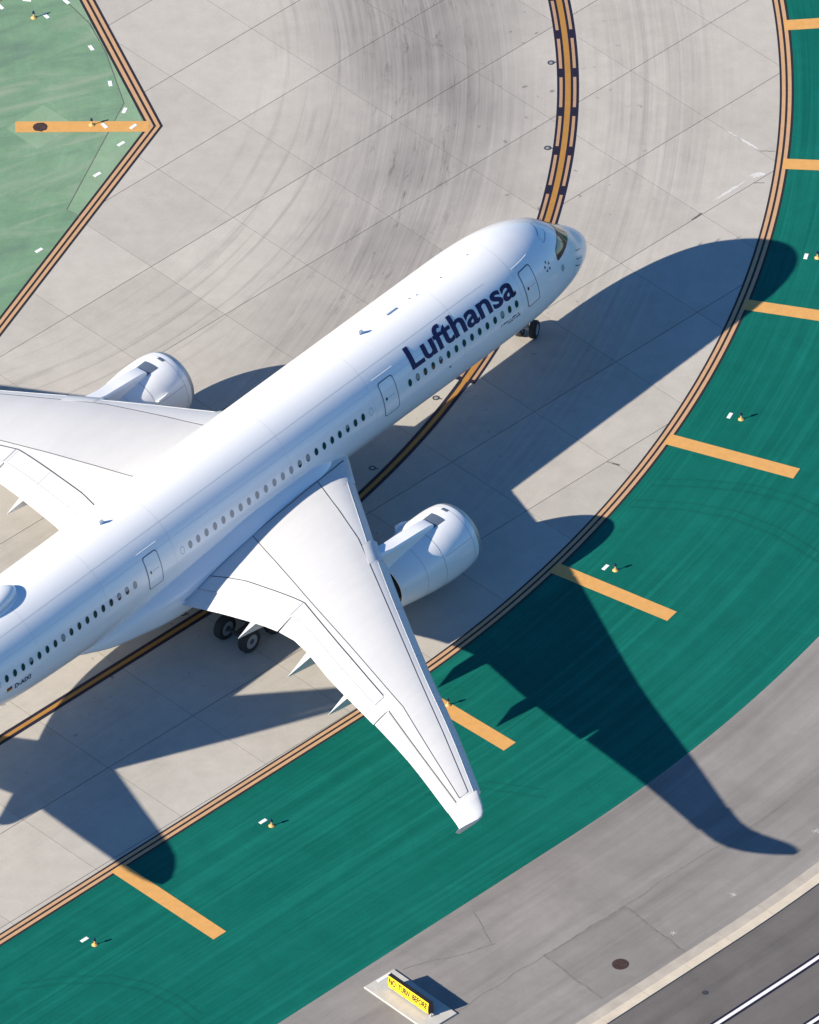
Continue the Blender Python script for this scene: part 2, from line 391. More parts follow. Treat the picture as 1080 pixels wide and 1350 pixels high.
ISL = [(-16.36+.02, 46.24), (-12.77, 34.62), (-21.91, 16.53)]       # outer edge of the island corner
isl_up = ((-16.36+12.77)/(46.24-34.62)); isl_dn = ((-21.91+12.77)/(16.53-34.62))
def inside_island(x, y, m=0):
    if y > 34.62: return x < -12.77+isl_up*(y-34.62)-m
    return x < -12.77+isl_dn*(y-34.62)-m
def to_px(x, y, z=0):
    r = Vector((x, y, z)) - camo.matrix_world.translation; d = r.dot(fw)
    return 540+PXM*DIST*r.dot(rt)/d, 675-PXM*DIST*r.dot(up)/d
slab_cache = {}
nslab = 0
for i in range(len(AL)-1):
    for j in range(len(BL)-1):
        b0, b1, a0, a1 = BL[j]+.007, BL[j+1]-.007, AL[i]+.016, AL[i+1]-.016
        cor = [gp(b0, a0), gp(b1, a0), gp(b1, a1), gp(b0, a1)]
        # leave out slabs that lie wholly beyond the frame, under the island or past the edge line
        px = [to_px(*c) for c in cor]
        if max(p[0] for p in px) < -210 or min(p[0] for p in px) > 1290 or max(p[1] for p in px) < -210 or min(p[1] for p in px) > 1560: continue
        if all(inside_island(*c, m=.9) for c in cor): continue
        d = [(c[0]-CC[0], c[1]-CC[1]) for c in cor]
        offs = [(x*TN[0]+y*TN[1]) if (x*TT[0]+y*TT[1]) > 0 else math.hypot(x, y) for x, y in d]
        if min(offs) > 74.2: continue
        key = (round(b1-b0, 3), round(a1-a0, 3))
        if key not in slab_cache:
            w, h = key; c = .0015
            me = bpy.data.meshes.new('slab')
            v = [(c, c, 0), (w-c, c, 0), (w-c, h-c, 0), (c, h-c, 0), (0, 0, -.006), (w, 0, -.006), (w, h, -.006), (0, h, -.006), (0, 0, -.05), (w, 0, -.05), (w, h, -.05), (0, h, -.05)]
            f = [(0, 1, 2, 3)]
            for k in range(4):
                q = (k+1) % 4; f += [(k, k+4, q+4, q), (k+4, k+8, q+8, q+4)]
            me.from_pydata(v, [], f); me.materials.append(X['concrete']); me.materials.append(X['sealant'])
            for pg in me.polygons[1:]: pg.material_index = 1
            bm = bmesh.new(); bm.from_mesh(me); bmesh.ops.recalc_face_normals(bm, faces=bm.faces); bm.to_mesh(me); bm.free()
            if me.polygons[0].normal.z < 0: me.flip_normals()
            slab_cache[key] = me
        o = bpy.data.objects.new('slab', slab_cache[key]); COL.objects.link(o); o.parent = taxi
        o.location = (*cor[0], random.uniform(-.003, .0)); o.rotation_euler = (0, 0, th); nslab += 1
        bed.add([(*gp(BL[j], AL[i]), -.010), (*gp(BL[j+1], AL[i]), -.010), (*gp(BL[j+1], AL[i+1]), -.010), (*gp(BL[j], AL[i+1]), -.010)], [(0, 1, 2, 3)])
tag(bed.build('joint_sealant', X['sealant'], taxi, recalc=False), kind='stuff')
print('slabs', nslab)

A_END = -82; A_TOP = 34
green = ribbon('green_shoulder', 74.0, 89.45, A_TOP, A_END, .006, X['green'])
tag(green, 'teal green painted shoulder outside the curve of the taxiway', kind='structure')
apron = ribbon('asphalt_verge', 89.45, 100.62, A_TOP, A_END, .002, X['asphalt'])
tag(apron, 'worn grey asphalt strip between green shoulder and gutter', kind='structure')
road = ribbon('service_road', 101.82, 118, A_TOP, A_END, .0, X['asphalt_dark'])
tag(road, 'dark asphalt service road with white lines', kind='structure')
def isl_edge(y, m):
    return -12.77+(isl_up if y > 34.62 else isl_dn)*(y-34.62)-m
island = mesh('painted_island', [(-95, 95, .006), (isl_edge(95, .4), 95, .006), (-12.77-.42, 34.62, .006), (isl_edge(-40, .4), -40, .006), (-95, -40, .006)], [(4, 3, 2, 1, 0)], X['green_pale'])
if island.data.polygons[0].normal.z < 0: island.data.flip_normals()
tag(island, 'faded pale green painted island with a pointed corner', kind='structure')

# outer edge marking of the taxiway: two yellow lines on black
ribbon('edge_border', 73.70, 74.48, A_TOP, A_END, .011, X['black_paint'], taxi)
ribbon('edge_line', 73.82, 74.02, A_TOP, A_END, .015, X['yel_edge'], taxi)
ribbon('edge_line', 74.15, 74.35, A_TOP, A_END, .015, X['yel_edge'], taxi)
# shoulder bars
for a in (11.85, 2.25, -7.36, -17.05, -26.55, -36.15, -45.75):
    h = math.degrees(.46/78)
    q0, q1 = math.radians(a-h*78/74.3), math.radians(a+h*78/74.3); e0, e1 = math.radians(a-h*78/81.9), math.radians(a+h*78/81.9)
    pts = [(CC[0]+r*math.cos(q), CC[1]+r*math.sin(q)) for r, q in ((74.17, q0), (81.87, e0), (81.87, e1), (74.17, q1))]
    sheet('shoulder_bar', pts, .019, X['yel_bar'], green)
for d0 in (18.0,):
    pts = []
    for o_, dd in ((74.17, d0+.0), (82.1, d0+.0), (82.1, d0+.92), (74.17, d0+.92)):
        pts.append((CC[0]+o_*TN[0]+(dd)*TT[0], CC[1]+o_*TN[1]+(dd)*TT[1]))
    o = sheet('shoulder_bar', pts, .019, X['yel_bar'], green)
for o in green.children:
    if o.data.polygons[0].normal.z < 0: o.data.flip_normals()

# centreline: solid yellow, with dashes either side where it is enhanced
ribbon('centreline_border', RC-.60, RC+.60, 34, -26.35, .010, X['navy_paint'], taxi)
ribbon('centreline_border', RC-.33, RC+.33, -26.35, A_END, .010, X['navy_paint'], taxi)
ribbon('centreline_stripe', RC-.155, RC+.155, 34, -26.35, .014, X['yel_mid'], taxi)
ribbon('centreline_stripe', RC-.12, RC+.12, -26.35, A_END, .014, X['yel_mid'], taxi)
per = math.degrees(3.50/RC); dl = math.degrees(2.70/RC)
a = -26.05
while a < 34:
    for s0, s1 in ((-.465, -.295), (.295, .465)):
        ribbon('centreline_dash', RC+s0, RC+s1, a+dl, a, .014, X['yel_dash'], taxi, step=.6)
    a += per

# island markings
def vstrip(name, m0, m1, z, mat):
    t = (1/math.cos(math.atan(isl_up)), 1/math.cos(math.atan(isl_dn)))
    def p(y, m): return (isl_edge(y, m*(t[0] if y > 34.62 else t[1])), y, z)
    s = 1.17
    v = [p(75, m0), p(75, m1), (-12.77-m0*s, 34.62, z), (-12.77-m1*s, 34.62, z), p(-30, m0), p(-30, m1)]
    o = mesh(name, v, [(0, 1, 3, 2), (2, 3, 5, 4)], mat, island, recalc=False)
    for q in o.data.polygons:
        if q.normal.z < 0: o.data.flip_normals(); break
vstrip('edge_border', 0, .76, .011, X['black_paint'])
vstrip('edge_line', .12, .30, .015, X['yel_edge'])
vstrip('edge_line', .43, .62, .015, X['yel_edge'])
sheet('island_bar', [(-20.90, 34.55), (-13.52, 34.14), (-13.52, 35.09), (-20.90, 35.52)], .019, X['yel_bar'], island)
# paler strip beside the corner, and a square repair round the manhole
sheet('pale_strip', [(-16.85, 43.9), (-15.8, 41.38), (-14.87, 36.8), (-18.15, 27.48), (-17.35, 26.6), (-13.75, 34.62), (-15.95, 43.2)], .0100, X['green_strip'], island)
sheet('pale_strip', [(-17.8, 45.98), (-16.9, 44.4), (-16.45, 44.5), (-16.95, 46.2), (-17.7, 48.5)], .0100, X['green_strip'], island)
sheet('square_repair', [(-21.41, 34.97), (-19.67, 32.96), (-17.56, 35.0), (-19.34, 36.92)], .0100, X['green_strip'], island)
for o in island.children:
    if o.data.polygons[0].normal.z < 0: o.data.flip_normals()
def crack(parent, pts, w, z, mat=None, name='sealed_crack'):
    v = []; f = []
    for i, p in enumerate(pts):
        q0 = Vector(pts[max(i-1, 0)]); q1 = Vector(pts[min(i+1, len(pts)-1)]); d = (q1-q0).normalized(); n = Vector((-d.y, d.x))*w/2
        v += [(p[0]+n.x, p[1]+n.y, z), (p[0]-n.x, p[1]-n.y, z)]
    for i in range(len(pts)-1): f.append((2*i, 2*i+2, 2*i+3, 2*i+1))
    o = mesh(name, v, f, mat or X['crack'], parent, recalc=False)
    if o.data.polygons[0].normal.z < 0: o.data.flip_normals()
    return o
def rough_line(p, q, n=9, j=.03):
    p = Vector(p); q = Vector(q); d = (q-p); nn = Vector((-d.y, d.x)).normalized()
    return [tuple(p+d*(i/n)+nn*random.uniform(-j, j)*(0 < i < n)) for i in range(n+1)]
crack(island, [(-17.8, 45.98), (-16.69, 44.12), (-15.8, 41.38), (-14.87, 36.8), (-18.15, 27.48), (-17.35, 26.75)], .05, .0145)

TYRE = [[(-21.62, -38.46), (-19.23, -38.05), (-16.85, -38.13), (-14.87, -38.87), (-13.3, -40.13), (-12.06, -41.73)], [(13.12, 1.45), (15.57, 1.17), (18.21, .61), (20.41, -.43), (22.39, -2.05)], [(11.84, -.29), (14.68, -.72), (17.1, -1.52), (19.49, -3.16), (22.03, -5.9)], [(.21, -23.8), (3.43, -23.49), (6.62, -24.44)]]
for pts in TYRE:
    den = []
    for a_, b_ in zip(pts[:-1], pts[1:]):
        den += [(a_[0]+(b_[0]-a_[0])*t/6, a_[1]+(b_[1]-a_[1])*t/6) for t in range(6)]
    crack(green, den+[pts[-1]], .20, .0105, X['tyre_mark'], 'tyre_mark')
    crack(green, [(x+.35, y+.55) for x, y in den], .16, .0105, X['tyre_mark'], 'tyre_mark')
# gutter between the asphalt verge and the road: V shaped, in cast lengths
gut = ribbon('gutter', 100.55, 101.9, A_TOP, A_END, -.12, X['sealant']); tag(gut, 'shallow concrete gutter with a kerb coloured pale as if sunlit beside the service road', kind='structure')
bnd = [math.degrees(TA)]
while bnd[0] < 12: bnd.insert(0, bnd[0]+math.degrees(3.05/101.2))
while bnd[-1] > -68: bnd.append(bnd[-1]-math.degrees(3.05/RC))
for a0_, a1_ in zip(bnd[:-1], bnd[1:]):
    g = .004*(a0_-a1_); prof = [(100.60, .014), (101.18, .003), (101.22, .003), (101.25, .022), (101.80, .055), (101.80, -.1), (100.60, -.1)]
    mb = MB(); mb.loft([[(*path(o_, a), z_) for o_, z_ in prof] for a in (a0_-g, (a0_+a1_)/2, a1_+g)])
    mb.m = [1 if k < 14 and (k % 7) in (2, 3) else 0 for k in range(len(mb.f))]
    mb.build('gutter_length', (X['gutter'], X['kerb']), gut)
# white road lines
for r0 in (105.87, 109.33):
    ribbon('line_border', r0-.26, r0+.26, A_TOP, A_END, .005, X['navy_paint'], road)
    ribbon('white_line', r0-.105, r0+.105, A_TOP, A_END, .009, X['white_paint'], road)
# asphalt repair with rough edges
pt = sheet('asphalt_repair', [(6.12, -37.3), (10.44, -33.56), (13.48, -37.4), (9.02, -40.99)], .007, X['asphalt_patch'], apron)
if pt.data.polygons[0].normal.z < 0: pt.data.flip_normals()
for p, q in (((6.12, -37.3), (10.44, -33.56)), ((10.44, -33.56), (13.48, -37.4)), ((9.02, -40.99), (6.12, -37.3))):
    crack(apron, rough_line(p, q, 12, .06), .09, .0115, X['crack_soft'])
crack(apron, rough_line((10.44, -33.56), (19.5, -25.4), 16, .10), .05, .0065, X['crack_soft'])
crack(apron, rough_line((3.6, -36.2), (-1.3, -38.0), 8, .12), .07, .0065, X['crack_soft'])
crack(apron, rough_line((2.4, -33.2), (3.4, -36.2), 6, .08), .06, .0065, X['crack_soft'])
crack(apron, rough_line((-2.2, -45.0), (6.12, -37.3), 16, .12), .05, .0065, X['crack_soft'])
# short sealed cracks and pale mortar at the outer slabs
CRK = [((10.74, 3.62), (11.06, 3.47), .05), ((11.06, 3.47), (11.43, 3.32), .13), ((20.03, 30.28), (20.87, 30.19), .05), ((16.07, 24.40), (16.63, 24.97), .11), ((19.55, 27.47), (20.18, 27.43), .05)]
for p, q, w in CRK:
    crack(taxi, rough_line(p, q, 5, .03), w, .006)
for (cx, cy, rx, ry, rz) in ((19.45, 31.0, .85, .12, -.84), (19.85, 28.15, .42, .26, .2), (18.3, 26.88, 1.4, .11, .73), (18.6, 31.9, .5, .06, -.84)):
    pts = []
    for k in range(26):
        q = 2*math.pi*k/26; j = random.uniform(.55, 1.1); x = rx*j*math.cos(q); y = ry*j*math.sin(q)
        pts.append((cx+x*math.cos(rz)-y*math.sin(rz), cy+x*math.sin(rz)+y*math.cos(rz)))
    sheet('mortar_patch', pts, .0045, X['spall'], taxi)

# ------------------------------------------------------------------ the airliner
F = Vector((math.cos(PHI), math.sin(PHI), 0)); R = Vector((math.sin(PHI), -math.cos(PHI), 0))
def unp(px, py, z=0):
    d = fw + rt*((px-540)/(PXM*DIST)) - up*((py-675)/(PXM*DIST)); c = camo.matrix_world.translation
    return c + d*((z-c.z)/d.z)
NOSE = Vector((9.0945, 19.0166, 0))
NOSE = unp(695.41, 442.5) + F*4.66
plane = empty('airliner', NOSE - F*30, PHI)
tag(plane, 'white twin engine passenger jet taxiing round the curve, navy lettering on its side', 'airplane')
def L(s, y, z): return (30-s, -y, z)            # s back from the nose tip, y to the right, z above the ground

TOP = pchip([0.16,.29,.6,1.07,1.64,2.4,3.3,4,5,6,7.5,9,10.5,50,56,61,66.8],[4.1,4.52,4.95,5.33,5.7,6.35,7.05,7.42,7.8,8.05,8.26,8.345,8.365,8.365,8.25,7.95,7.4])
BOT = pchip([0.16,.29,.6,1.08,2.03,3,4.5,6.5,8.5,42,46,52,58,63,66.8],[4.1,3.68,3.35,3.05,2.72,2.52,2.36,2.28,2.275,2.275,2.5,3.5,4.9,6.05,6.8])
WID = pchip([0.16,.26,.6,1.08,2.03,3,4,5,6.5,8,10,47,51,55,59,63,66.8],[0.01,.46,.88,1.27,1.80,2.18,2.44,2.65,2.84,2.94,2.98,2.98,2.88,2.5,1.9,1.15,.35])
MID = pchip([0.16,1.1,3,5,8,10,48,54,60,66.8],[4.1,4.3,4.8,5.1,5.28,5.32,5.32,5.7,6.5,7.1])
def fus(s, q, off=0.0):
    """point on the fuselage at station s and angle q (0 = right side, pi/2 = top), pushed out by off"""
    def raw(s, q):
        m = MID(s); h = (TOP(s)-m) if math.sin(q) >= 0 else (m-BOT(s))
        return Vector((-s, -WID(s)*math.cos(q), m+h*math.sin(q)))
    p = raw(s, q)
    if off:
        e = .02; ds = raw(min(s+e, 66.7), q)-raw(max(s-e, .162), q); dq = raw(s, q+e)-raw(s, q-e)
        n = ds.cross(dq)
        if n.length > 1e-9:
            n.normalize()
            c = Vector((-s, 0, MID(s)))
            if n.dot(p-c) < 0: n = -n
            p = p + n*off
    return (30+p.x, p.y, p.z)
def q_of_z(s, z):
    m = MID(s); h = (TOP(s)-m) if z >= m else (m-BOT(s)); return math.asin(max(-1, min(1, (z-m)/h)))
def q_of_y(s, y): return math.acos(max(-1, min(1, y/WID(s))))

st = [.164,.18,.21,.25,.30,.36,.44,.55,.68,.84] + [1+.18*k for k in range(22)] + [5+.4*k for k in range(15)] + [11+1.0*k for k in range(36)] + [47+.6*k for k in range(33)] + [66.75]
NQ = 96
rings = [[fus(s, 2*math.pi*k/NQ) for k in range(NQ)] for s in st]
mb = MB(); mb.loft(rings)
fuselage = mb.build('fuselage', X['skin'], plane, smooth=True)

def patch_rrect(name, s0, s1, z0, z1, rad, off, mat, parent, nv=14):
    """curved panel with rounded corners on the right side"""
    v = []; f = []; ns = 4
    for i in range(nv+1):
        z = z0+(z1-z0)*i/nv; d = min(z-z0, z1-z); ins = 0
        if d < rad: ins = rad-math.sqrt(max(0, rad*rad-(rad-d)**2))
        for k in range(ns+1):
            s = s0+ins+(s1-s0-2*ins)*k/ns; v.append(fus(s, q_of_z(s, z), off))
    for i in range(nv):
        for k in range(ns):
            a_ = i*(ns+1)+k; f.append((a_, a_+1, a_+ns+2, a_+ns+1))
    return mesh(name, v, f, mat, parent, smooth=True, recalc=False)
def ring_rrect(name, s0, s1, z0, z1, rad, w, off, mat, parent):
    pts = []
    for cx, cz, a0_ in ((s1-rad, z1-rad, 0), (s0+rad, z1-rad, 90), (s0+rad, z0+rad, 180), (s1-rad, z0+rad, 270)):
        for k in range(7): q = math.radians(a0_+15*k); pts.append((cx, cz, math.cos(q), math.sin(q)))
    dense = []
    for i, p in enumerate(pts):
        n_ = pts[(i+1) % len(pts)]
        dense.append((p[0]+rad*p[2], p[1]+rad*p[3], p[2], p[3]))
        d = math.hypot(n_[0]-p[0], n_[1]-p[1])
        if d > .3:
            for t in range(1, 10):
                t /= 10; dense.append((p[0]+rad*p[2]+(n_[0]-p[0]+rad*(n_[2]-p[2]))*t, p[1]+rad*p[3]+(n_[1]-p[1]+rad*(n_[3]-p[3]))*t, n_[2], n_[3]))
    v = []; f = []; n = len(dense)
    for (s, z, cx, cz) in dense:
        v.append(fus(s, q_of_z(s, z), off)); s2, z2 = s-cx*w, z-cz*w; v.append(fus(s2, q_of_z(s2, z2), off))
    for i in range(n):
        j = (i+1) % n; f.append((2*i, 2*j, 2*j+1, 2*i+1))
    return mesh(name, v, f, mat, parent, recalc=False)

# faint lap joints of the skin
for q in (math.radians(54), math.radians(33)):
    ss = np.arange(10.0, 52.0, .7); v = [fus(s_, q+e, .003) for s_ in ss for e in (-.0035, .0035)]
    mesh('skin_seam', v, [(2*i, 2*i+2, 2*i+3, 2*i+1) for i in range(len(ss)-1)], X['seam_faint'], plane, recalc=False)
for s_ in (8.05, 12.95, 20.15, 26.9, 36.25, 41.6, 47.0):
    v = [fus(s_+e, math.radians(d), .003) for d in range(-40, 141, 5) for e in (-.010, .010)]
    mesh('skin_seam', v, [(2*i, 2*i+2, 2*i+3, 2*i+1) for i in range(len(v)//2-1)], X['seam_faint'], plane, recalc=False)
# cabin windows
WIN_F = [8.58, 9.17, 9.77, 10.38, 11.01, 11.64, 12.27, 12.91, 13.55, 14.19, 14.82, 15.44, 16.08, 16.70, 17.33]
WIN_M = [21.15, 21.77, 22.40, 23.04, 23.66, 24.30, 24.94, 25.61, 26.28, 26.96, 27.64, 28.32, 29.01, 29.70, 30.37, 31.04, 31.73, 32.42, 33.09, 33.77, 34.44, 35.07]
WIN_A = [39.48 + .6325*k for k in range(17)]
def oval(name, s, z, hs_, hz, off, mat, parent, n=20, hole=None):
    v = []; f = []
    if hole is None:
        v.append(fus(s, q_of_z(s, z), off))
        for k in range(n): t = 2*math.pi*k/n; a_, b_ = s+hs_*math.cos(t), z+hz*math.sin(t); v.append(fus(a_, q_of_z(a_, b_), off))
        f = [(0, 1+k, 1+(k+1) % n) for k in range(n)]
    else:
        for k in range(n):
            t = 2*math.pi*k/n
            for m_ in (1, hole):
                a_, b_ = s+hs_*m_*math.cos(t), z+hz*m_*math.sin(t); v.append(fus(a_, q_of_z(a_, b_), off))
        f = [(2*k, 2*((k+1) % n), 2*((k+1) % n)+1, 2*k+1) for k in range(n)]
    return mesh(name, v, f, mat, parent, recalc=False)
for grp, row in ((0, WIN_F), (1, WIN_M), (2, WIN_A)):
    for i, s in enumerate(row):
        shut = (grp == 1 and i > 8) or (grp == 2 and i == 0)
        z = 6.06
        w = oval('cabin_window', s, z, .130, .205, .007, X['shade'] if shut else X['glass'], plane)
        if (grp, i) in ((0, 2), (0, 10), (0, 13), (1, 2), (1, 7), (1, 8), (2, 1), (2, 2), (2, 9), (2, 13)):
            hgt = random.uniform(.35, .9)
            v = [fus(s+.118*math.cos(t), q_of_z(s+.118*math.cos(t), zz), .0095) for t, zz in [(math.radians(d_), max(z+.19*math.sin(math.radians(d_)), z+.19*(1-2*hgt))) for d_ in range(-90, 270, 20)]]
            mesh('blind', v, [tuple(range(len(v)))], X['shade'], w, recalc=False)
        oval('window_rim', s, z, .155, .235, .004, X['seam_soft'], w, hole=.86)
for s in (20.50, 35.70, 50.22):
    oval('blank_window', s, 6.05, .155, .235, .004, X['seam_soft'], plane, hole=.84)

# doors
for (s0, s1, z0, z1) in ((6.66, 7.72, 5.30, 7.30), (18.32, 19.50, 5.08, 7.08), (37.36, 38.48, 5.10, 7.02)):
    d = patch_rrect('door', s0+.035, s1-.035, z0+.035, z1-.035, .14, .012, X['skin'], plane)
    ring_rrect('door_frame', s0-.01, s1+.01, z0-.01, z1+.01, .16, .045, .006, X['seam_soft'], d)
    ring_rrect('door_gap', s0+.02, s1-.02, z0+.02, z1-.02, .15, .03, .014, X['seam'], d)
    zc = z0+.47*(z1-z0); sc_ = s1-.28
    oval('door_window', sc_, zc+.10, .075, .10, .017, X['glass'], d, n=14)
    for k in range(3):
        s = sc_-.22-.17*k; patch_rrect('door_handle', s-.05, s+.05, zc+.08, zc+.13, .01, .017, X['seam_soft'], d, nv=2)
    v = []; f = []
    for k in range(13):
        s = s0-.25+(s1-s0+.45)*k/12
        for z, o_ in ((z1+.24, .003), (z1+.255, .016), (z1+.27, .003)): v.append(fus(s, q_of_z(s, z), o_))
    for k in range(12):
        for m_ in range(2): f.append((3*k+m_, 3*k+m_+1, 3*k+m_+4, 3*k+m_+3))
    mesh('rain_strip', v, f, X['skin'], d, recalc=False)

# lettering on the right side: flat text bent onto the skin
def text_mesh(body, bold=0.0, shear=0.0):
    cu = bpy.data.curves.new('t', 'FONT'); cu.body = body; cu.size = 1.0; cu.offset = bold; cu.resolution_u = 5; cu.shear = shear; cu.fill_mode = 'FRONT'
    to = bpy.data.objects.new('t', cu); COL.objects.link(to); bpy.context.view_layer.update()
    me = bpy.data.meshes.new_from_object(to.evaluated_get(bpy.context.evaluated_depsgraph_get()))
    bpy.data.objects.remove(to); bpy.data.curves.remove(cu); return me
def side_text(name, body, s_left, s_right, q0, q1, cap, mat, off=.010, bold=0.0, shear=0.0, slices=14, thicken=0.0):
    """text with its baseline at angle q0; capital height reaches q1"""
    me = text_mesh(body, bold, shear)
    bm = bmesh.new(); bm.from_mesh(me); bpy.data.meshes.remove(me)
    xs = [v.co.x for v in bm.verts]; x0, x1 = min(xs), max(xs); ys = [v.co.y for v in bm.verts]; y0, y1 = min(ys), max(ys)
    for k in range(1, slices):
        bmesh.ops.bisect_plane(bm, geom=bm.verts[:]+bm.edges[:]+bm.faces[:], plane_co=(0, y0+(y1-y0)*k/slices, 0), plane_no=(0, 1, 0))
    for k in range(1, 30):
        bmesh.ops.bisect_plane(bm, geom=bm.verts[:]+bm.edges[:]+bm.faces[:], plane_co=(x0+(x1-x0)*k/30, 0, 0), plane_no=(1, 0, 0))
    for v in bm.verts:
        s = s_left+(s_right-s_left)*(v.co.x-x0)/(x1-x0); q = q0+(q1-q0)*v.co.y/cap
        v.co = fus(s, q, off)
    if thicken:                                  # stroke weight: two more layers, shifted along the hull and a little proud
        src = bm.faces[:]
        for sh, lift in ((thicken, .0012), (-thicken, .0024)):
            d = bmesh.ops.duplicate(bm, geom=src)
            for v in [e for e in d['geom'] if isinstance(e, bmesh.types.BMVert)]:
                r = Vector((0, v.co.y, v.co.z-5.32)).normalized(); v.co += r*lift; v.co.x += sh
    mo = bpy.data.meshes.new(name); bm.to_mesh(mo); bm.free(); mo.materials.append(mat)
    o = bpy.data.objects.new(name, mo); COL.objects.link(o); o.parent = plane; return o
D2R = math.radians
o = side_text('name_lettering', 'Lufthansa', 16.86, 8.38, D2R(24.6), D2R(50.0), .727, X['navy'], bold=.020, thicken=.016)
o['label'] = 'navy Lufthansa lettering above the windows'
o = side_text('registration_lettering', 'D-AIXI', 49.12, 47.90, D2R(-4.6), D2R(1.8), .727, X['navy'], bold=.02, slices=4, thicken=.006)
o['label'] = 'registration D-AIXI below the rear windows'
# small two line script below the front windows: too fine to read, kept as fine strokes
for ln, (sa, sb, zz) in enumerate(((10.02, 8.47, 5.42), (9.45, 8.45, 5.27))):
    v = []; f = []; s = sa
    while s > sb:
        w = random.uniform(.03, .09); hgt = random.choice((.07, .08, .11)); b = len(v)
        for (ss, zz_) in ((s, zz), (s-w, zz), (s-w-.01, zz+hgt), (s-.01, zz+hgt)): v.append(fus(ss, q_of_z(ss, zz_), .008))
        f.append((b, b+1, b+2, b+3)); s -= w+random.choice((.025, .03, .09))
    tag(mesh('small_script', v, f, X['navy'], plane, recalc=False), kind='stuff')
# flag
for k, mt in enumerate(('german_gold', 'german_red', 'german_black')):
    patch_rrect('flag_stripe', 49.32, 49.72, 5.20+.085*k, 5.20+.085*(k+1), .001, .008, X[mt], plane, nv=2)
# emblem of five points by the cockpit
for k in range(5):
    t = 2*math.pi*k/5+math.pi/2; c, s_ = math.cos(t), math.sin(t)
    tri = []
    for rr, dd in ((.10, 0), (.27, -.085), (.27, .085)):
        ss = 5.48-(rr*c-dd*s_); zz = 6.50+(rr*s_+dd*c); tri.append(fus(ss, q_of_z(ss, zz), .008))
    mesh('star_emblem', tri, [(0, 1, 2)], X['tailblue'], plane, recalc=False)
patch_rrect('sensor_plate', 4.12, 4.42, 5.50, 5.85, .06, .006, X['seam_soft'], plane, nv=4)
ring_rrect('nose_hatch_outline', 3.95, 4.75, 7.22, 7.50, .08, .03, .006, X['seam_soft'], plane)
patch_rrect('drain_mark', 14.10, 14.25, 5.2, 5.32, .01, .008, X['seam'], plane, nv=2)

# cockpit windows: black mask and six panes
def mask_pt(t, u, off):
    """t -1..1 from left tip to right tip, u 0 lower to 1 upper edge"""
    a_ = abs(t)
    lo_s = pchip([0, .3, .62, .85, 1.0], [1.72, 2.02, 2.98, 3.85, 4.42])(a_); lo_y = pchip([0, .3, .62, .85, 1.0], [0, .70, 1.60, 2.06, 2.26])(a_)
    hi_s = pchip([0, .3, .62, .85, 1.0], [2.68, 2.86, 3.72, 4.35, 4.50])(a_); hi_y = pchip([0, .3, .62, .85, 1.0], [0, .60, 1.50, 1.98, 2.25])(a_)
    s = lo_s+(hi_s-lo_s)*u; y = lo_y+(hi_y-lo_y)*u
    q = q_of_y(s, y); q = q if t >= 0 else math.pi-q
    return fus(s, q, off)
def mask_grid(name, t0, t1, u0, u1, off, mat, parent, nt=12, nu=6):
    v = [mask_pt(t0+(t1-t0)*i/nt, u0+(u1-u0)*j/nu, off) for i in range(nt+1) for j in range(nu+1)]
    f = [(i*(nu+1)+j, i*(nu+1)+j+1, (i+1)*(nu+1)+j+1, (i+1)*(nu+1)+j) for i in range(nt) for j in range(nu)]
    return mesh(name, v, f, mat, parent, smooth=True, recalc=False)
wm = mask_grid('windshield_mask', -1, 1, 0, 1, .010, X['cockpit'], plane, 60, 8)
for t0, t1 in ((.02, .33), (.36, .62), (.65, .90), (-.33, -.02), (-.62, -.36), (-.90, -.65)):
    mask_grid('windshield_pane', t0, t1, .10, .90, .018, X['pane'], wm)

# belly fairing
BFS = [21.4, 22.6, 24, 25.6, 30, 33, 36, 37.5, 39, 40.8, 42.0, 43.4]; BFW = pchip(BFS, [1.5, 2.6, 3.42, 3.80, 3.86, 3.76, 3.66, 3.48, 3.1, 2.5, 1.75, .8]); BFT = pchip(BFS, [2.7, 4.1, 5.25, 5.62, 5.60, 5.25, 4.85, 4.65, 4.4, 3.6, 2.95, 2.5]); BFB = pchip(BFS, [2.35, 2.15, 1.95, 1.75, 1.72, 1.72, 1.72, 1.75, 1.82, 1.98, 2.12, 2.30])
mb = MB(); rr = []
for i in range(46):
    s = 21.4+22.0*i/45; w, t, b = BFW(s), BFT(s), BFB(s); c = (t+b)/2; h = (t-b)/2; ring = []
    for k in range(40):
        q = 2*math.pi*k/40; cx, cz = math.cos(q), math.sin(q); e = .66
        ring.append(L(s, w*math.copysign(abs(cx)**e, cx), c+h*math.copysign(abs(cz)**e, cz)))
    rr.append(ring)
mb.loft(rr); bf = mb.build('belly_fairing', X['skin'], plane, smooth=True)

# ---- wings
WLE = pchip([1.5,3,4.65,7.15,10.76,19.23,24.45,29],[21.2,22.5,23.9,25.9,28.75,34.75,38.3,41.6])
WTE = pchip([1.5,4,6,8.2,10.5,16,20.2,24,28.9],[36.9,36.6,36.42,36.40,36.45,38.4,39.93,41.5,43.9])
WZL = pchip([1.5,3,4.5,7,10,20,29],[3.75,3.98,4.22,4.70,5.2,5.95,6.95]); WZT = pchip([1.5,3,4.5,7,10,20,29],[3.1,3.32,3.60,4.22,4.88,5.86,6.97]); WTC = pchip([1.5,4.5,10,20,29],[.125,.12,.11,.10,.095])
S3 = lambda y: float(np.interp(y, [1.5, 3.53, 4.6, 5.79, 7.9, 9.63, 10.27, 14.51, 19.55, 20.5], [35.1, 34.54, 34.24, 34.07, 34.14, 34.22, 34.26, 36.09, 38.17, 38.57]))    # spoiler front line
ROOT = [(36.5, 3.62), (35.36, 3.63), (33.67, 3.66), (31.2, 3.66), (27.99, 3.72), (25.64, 3.60), (24.16, 3.40), (23.1, 3.15)]      # edge of the root fairing
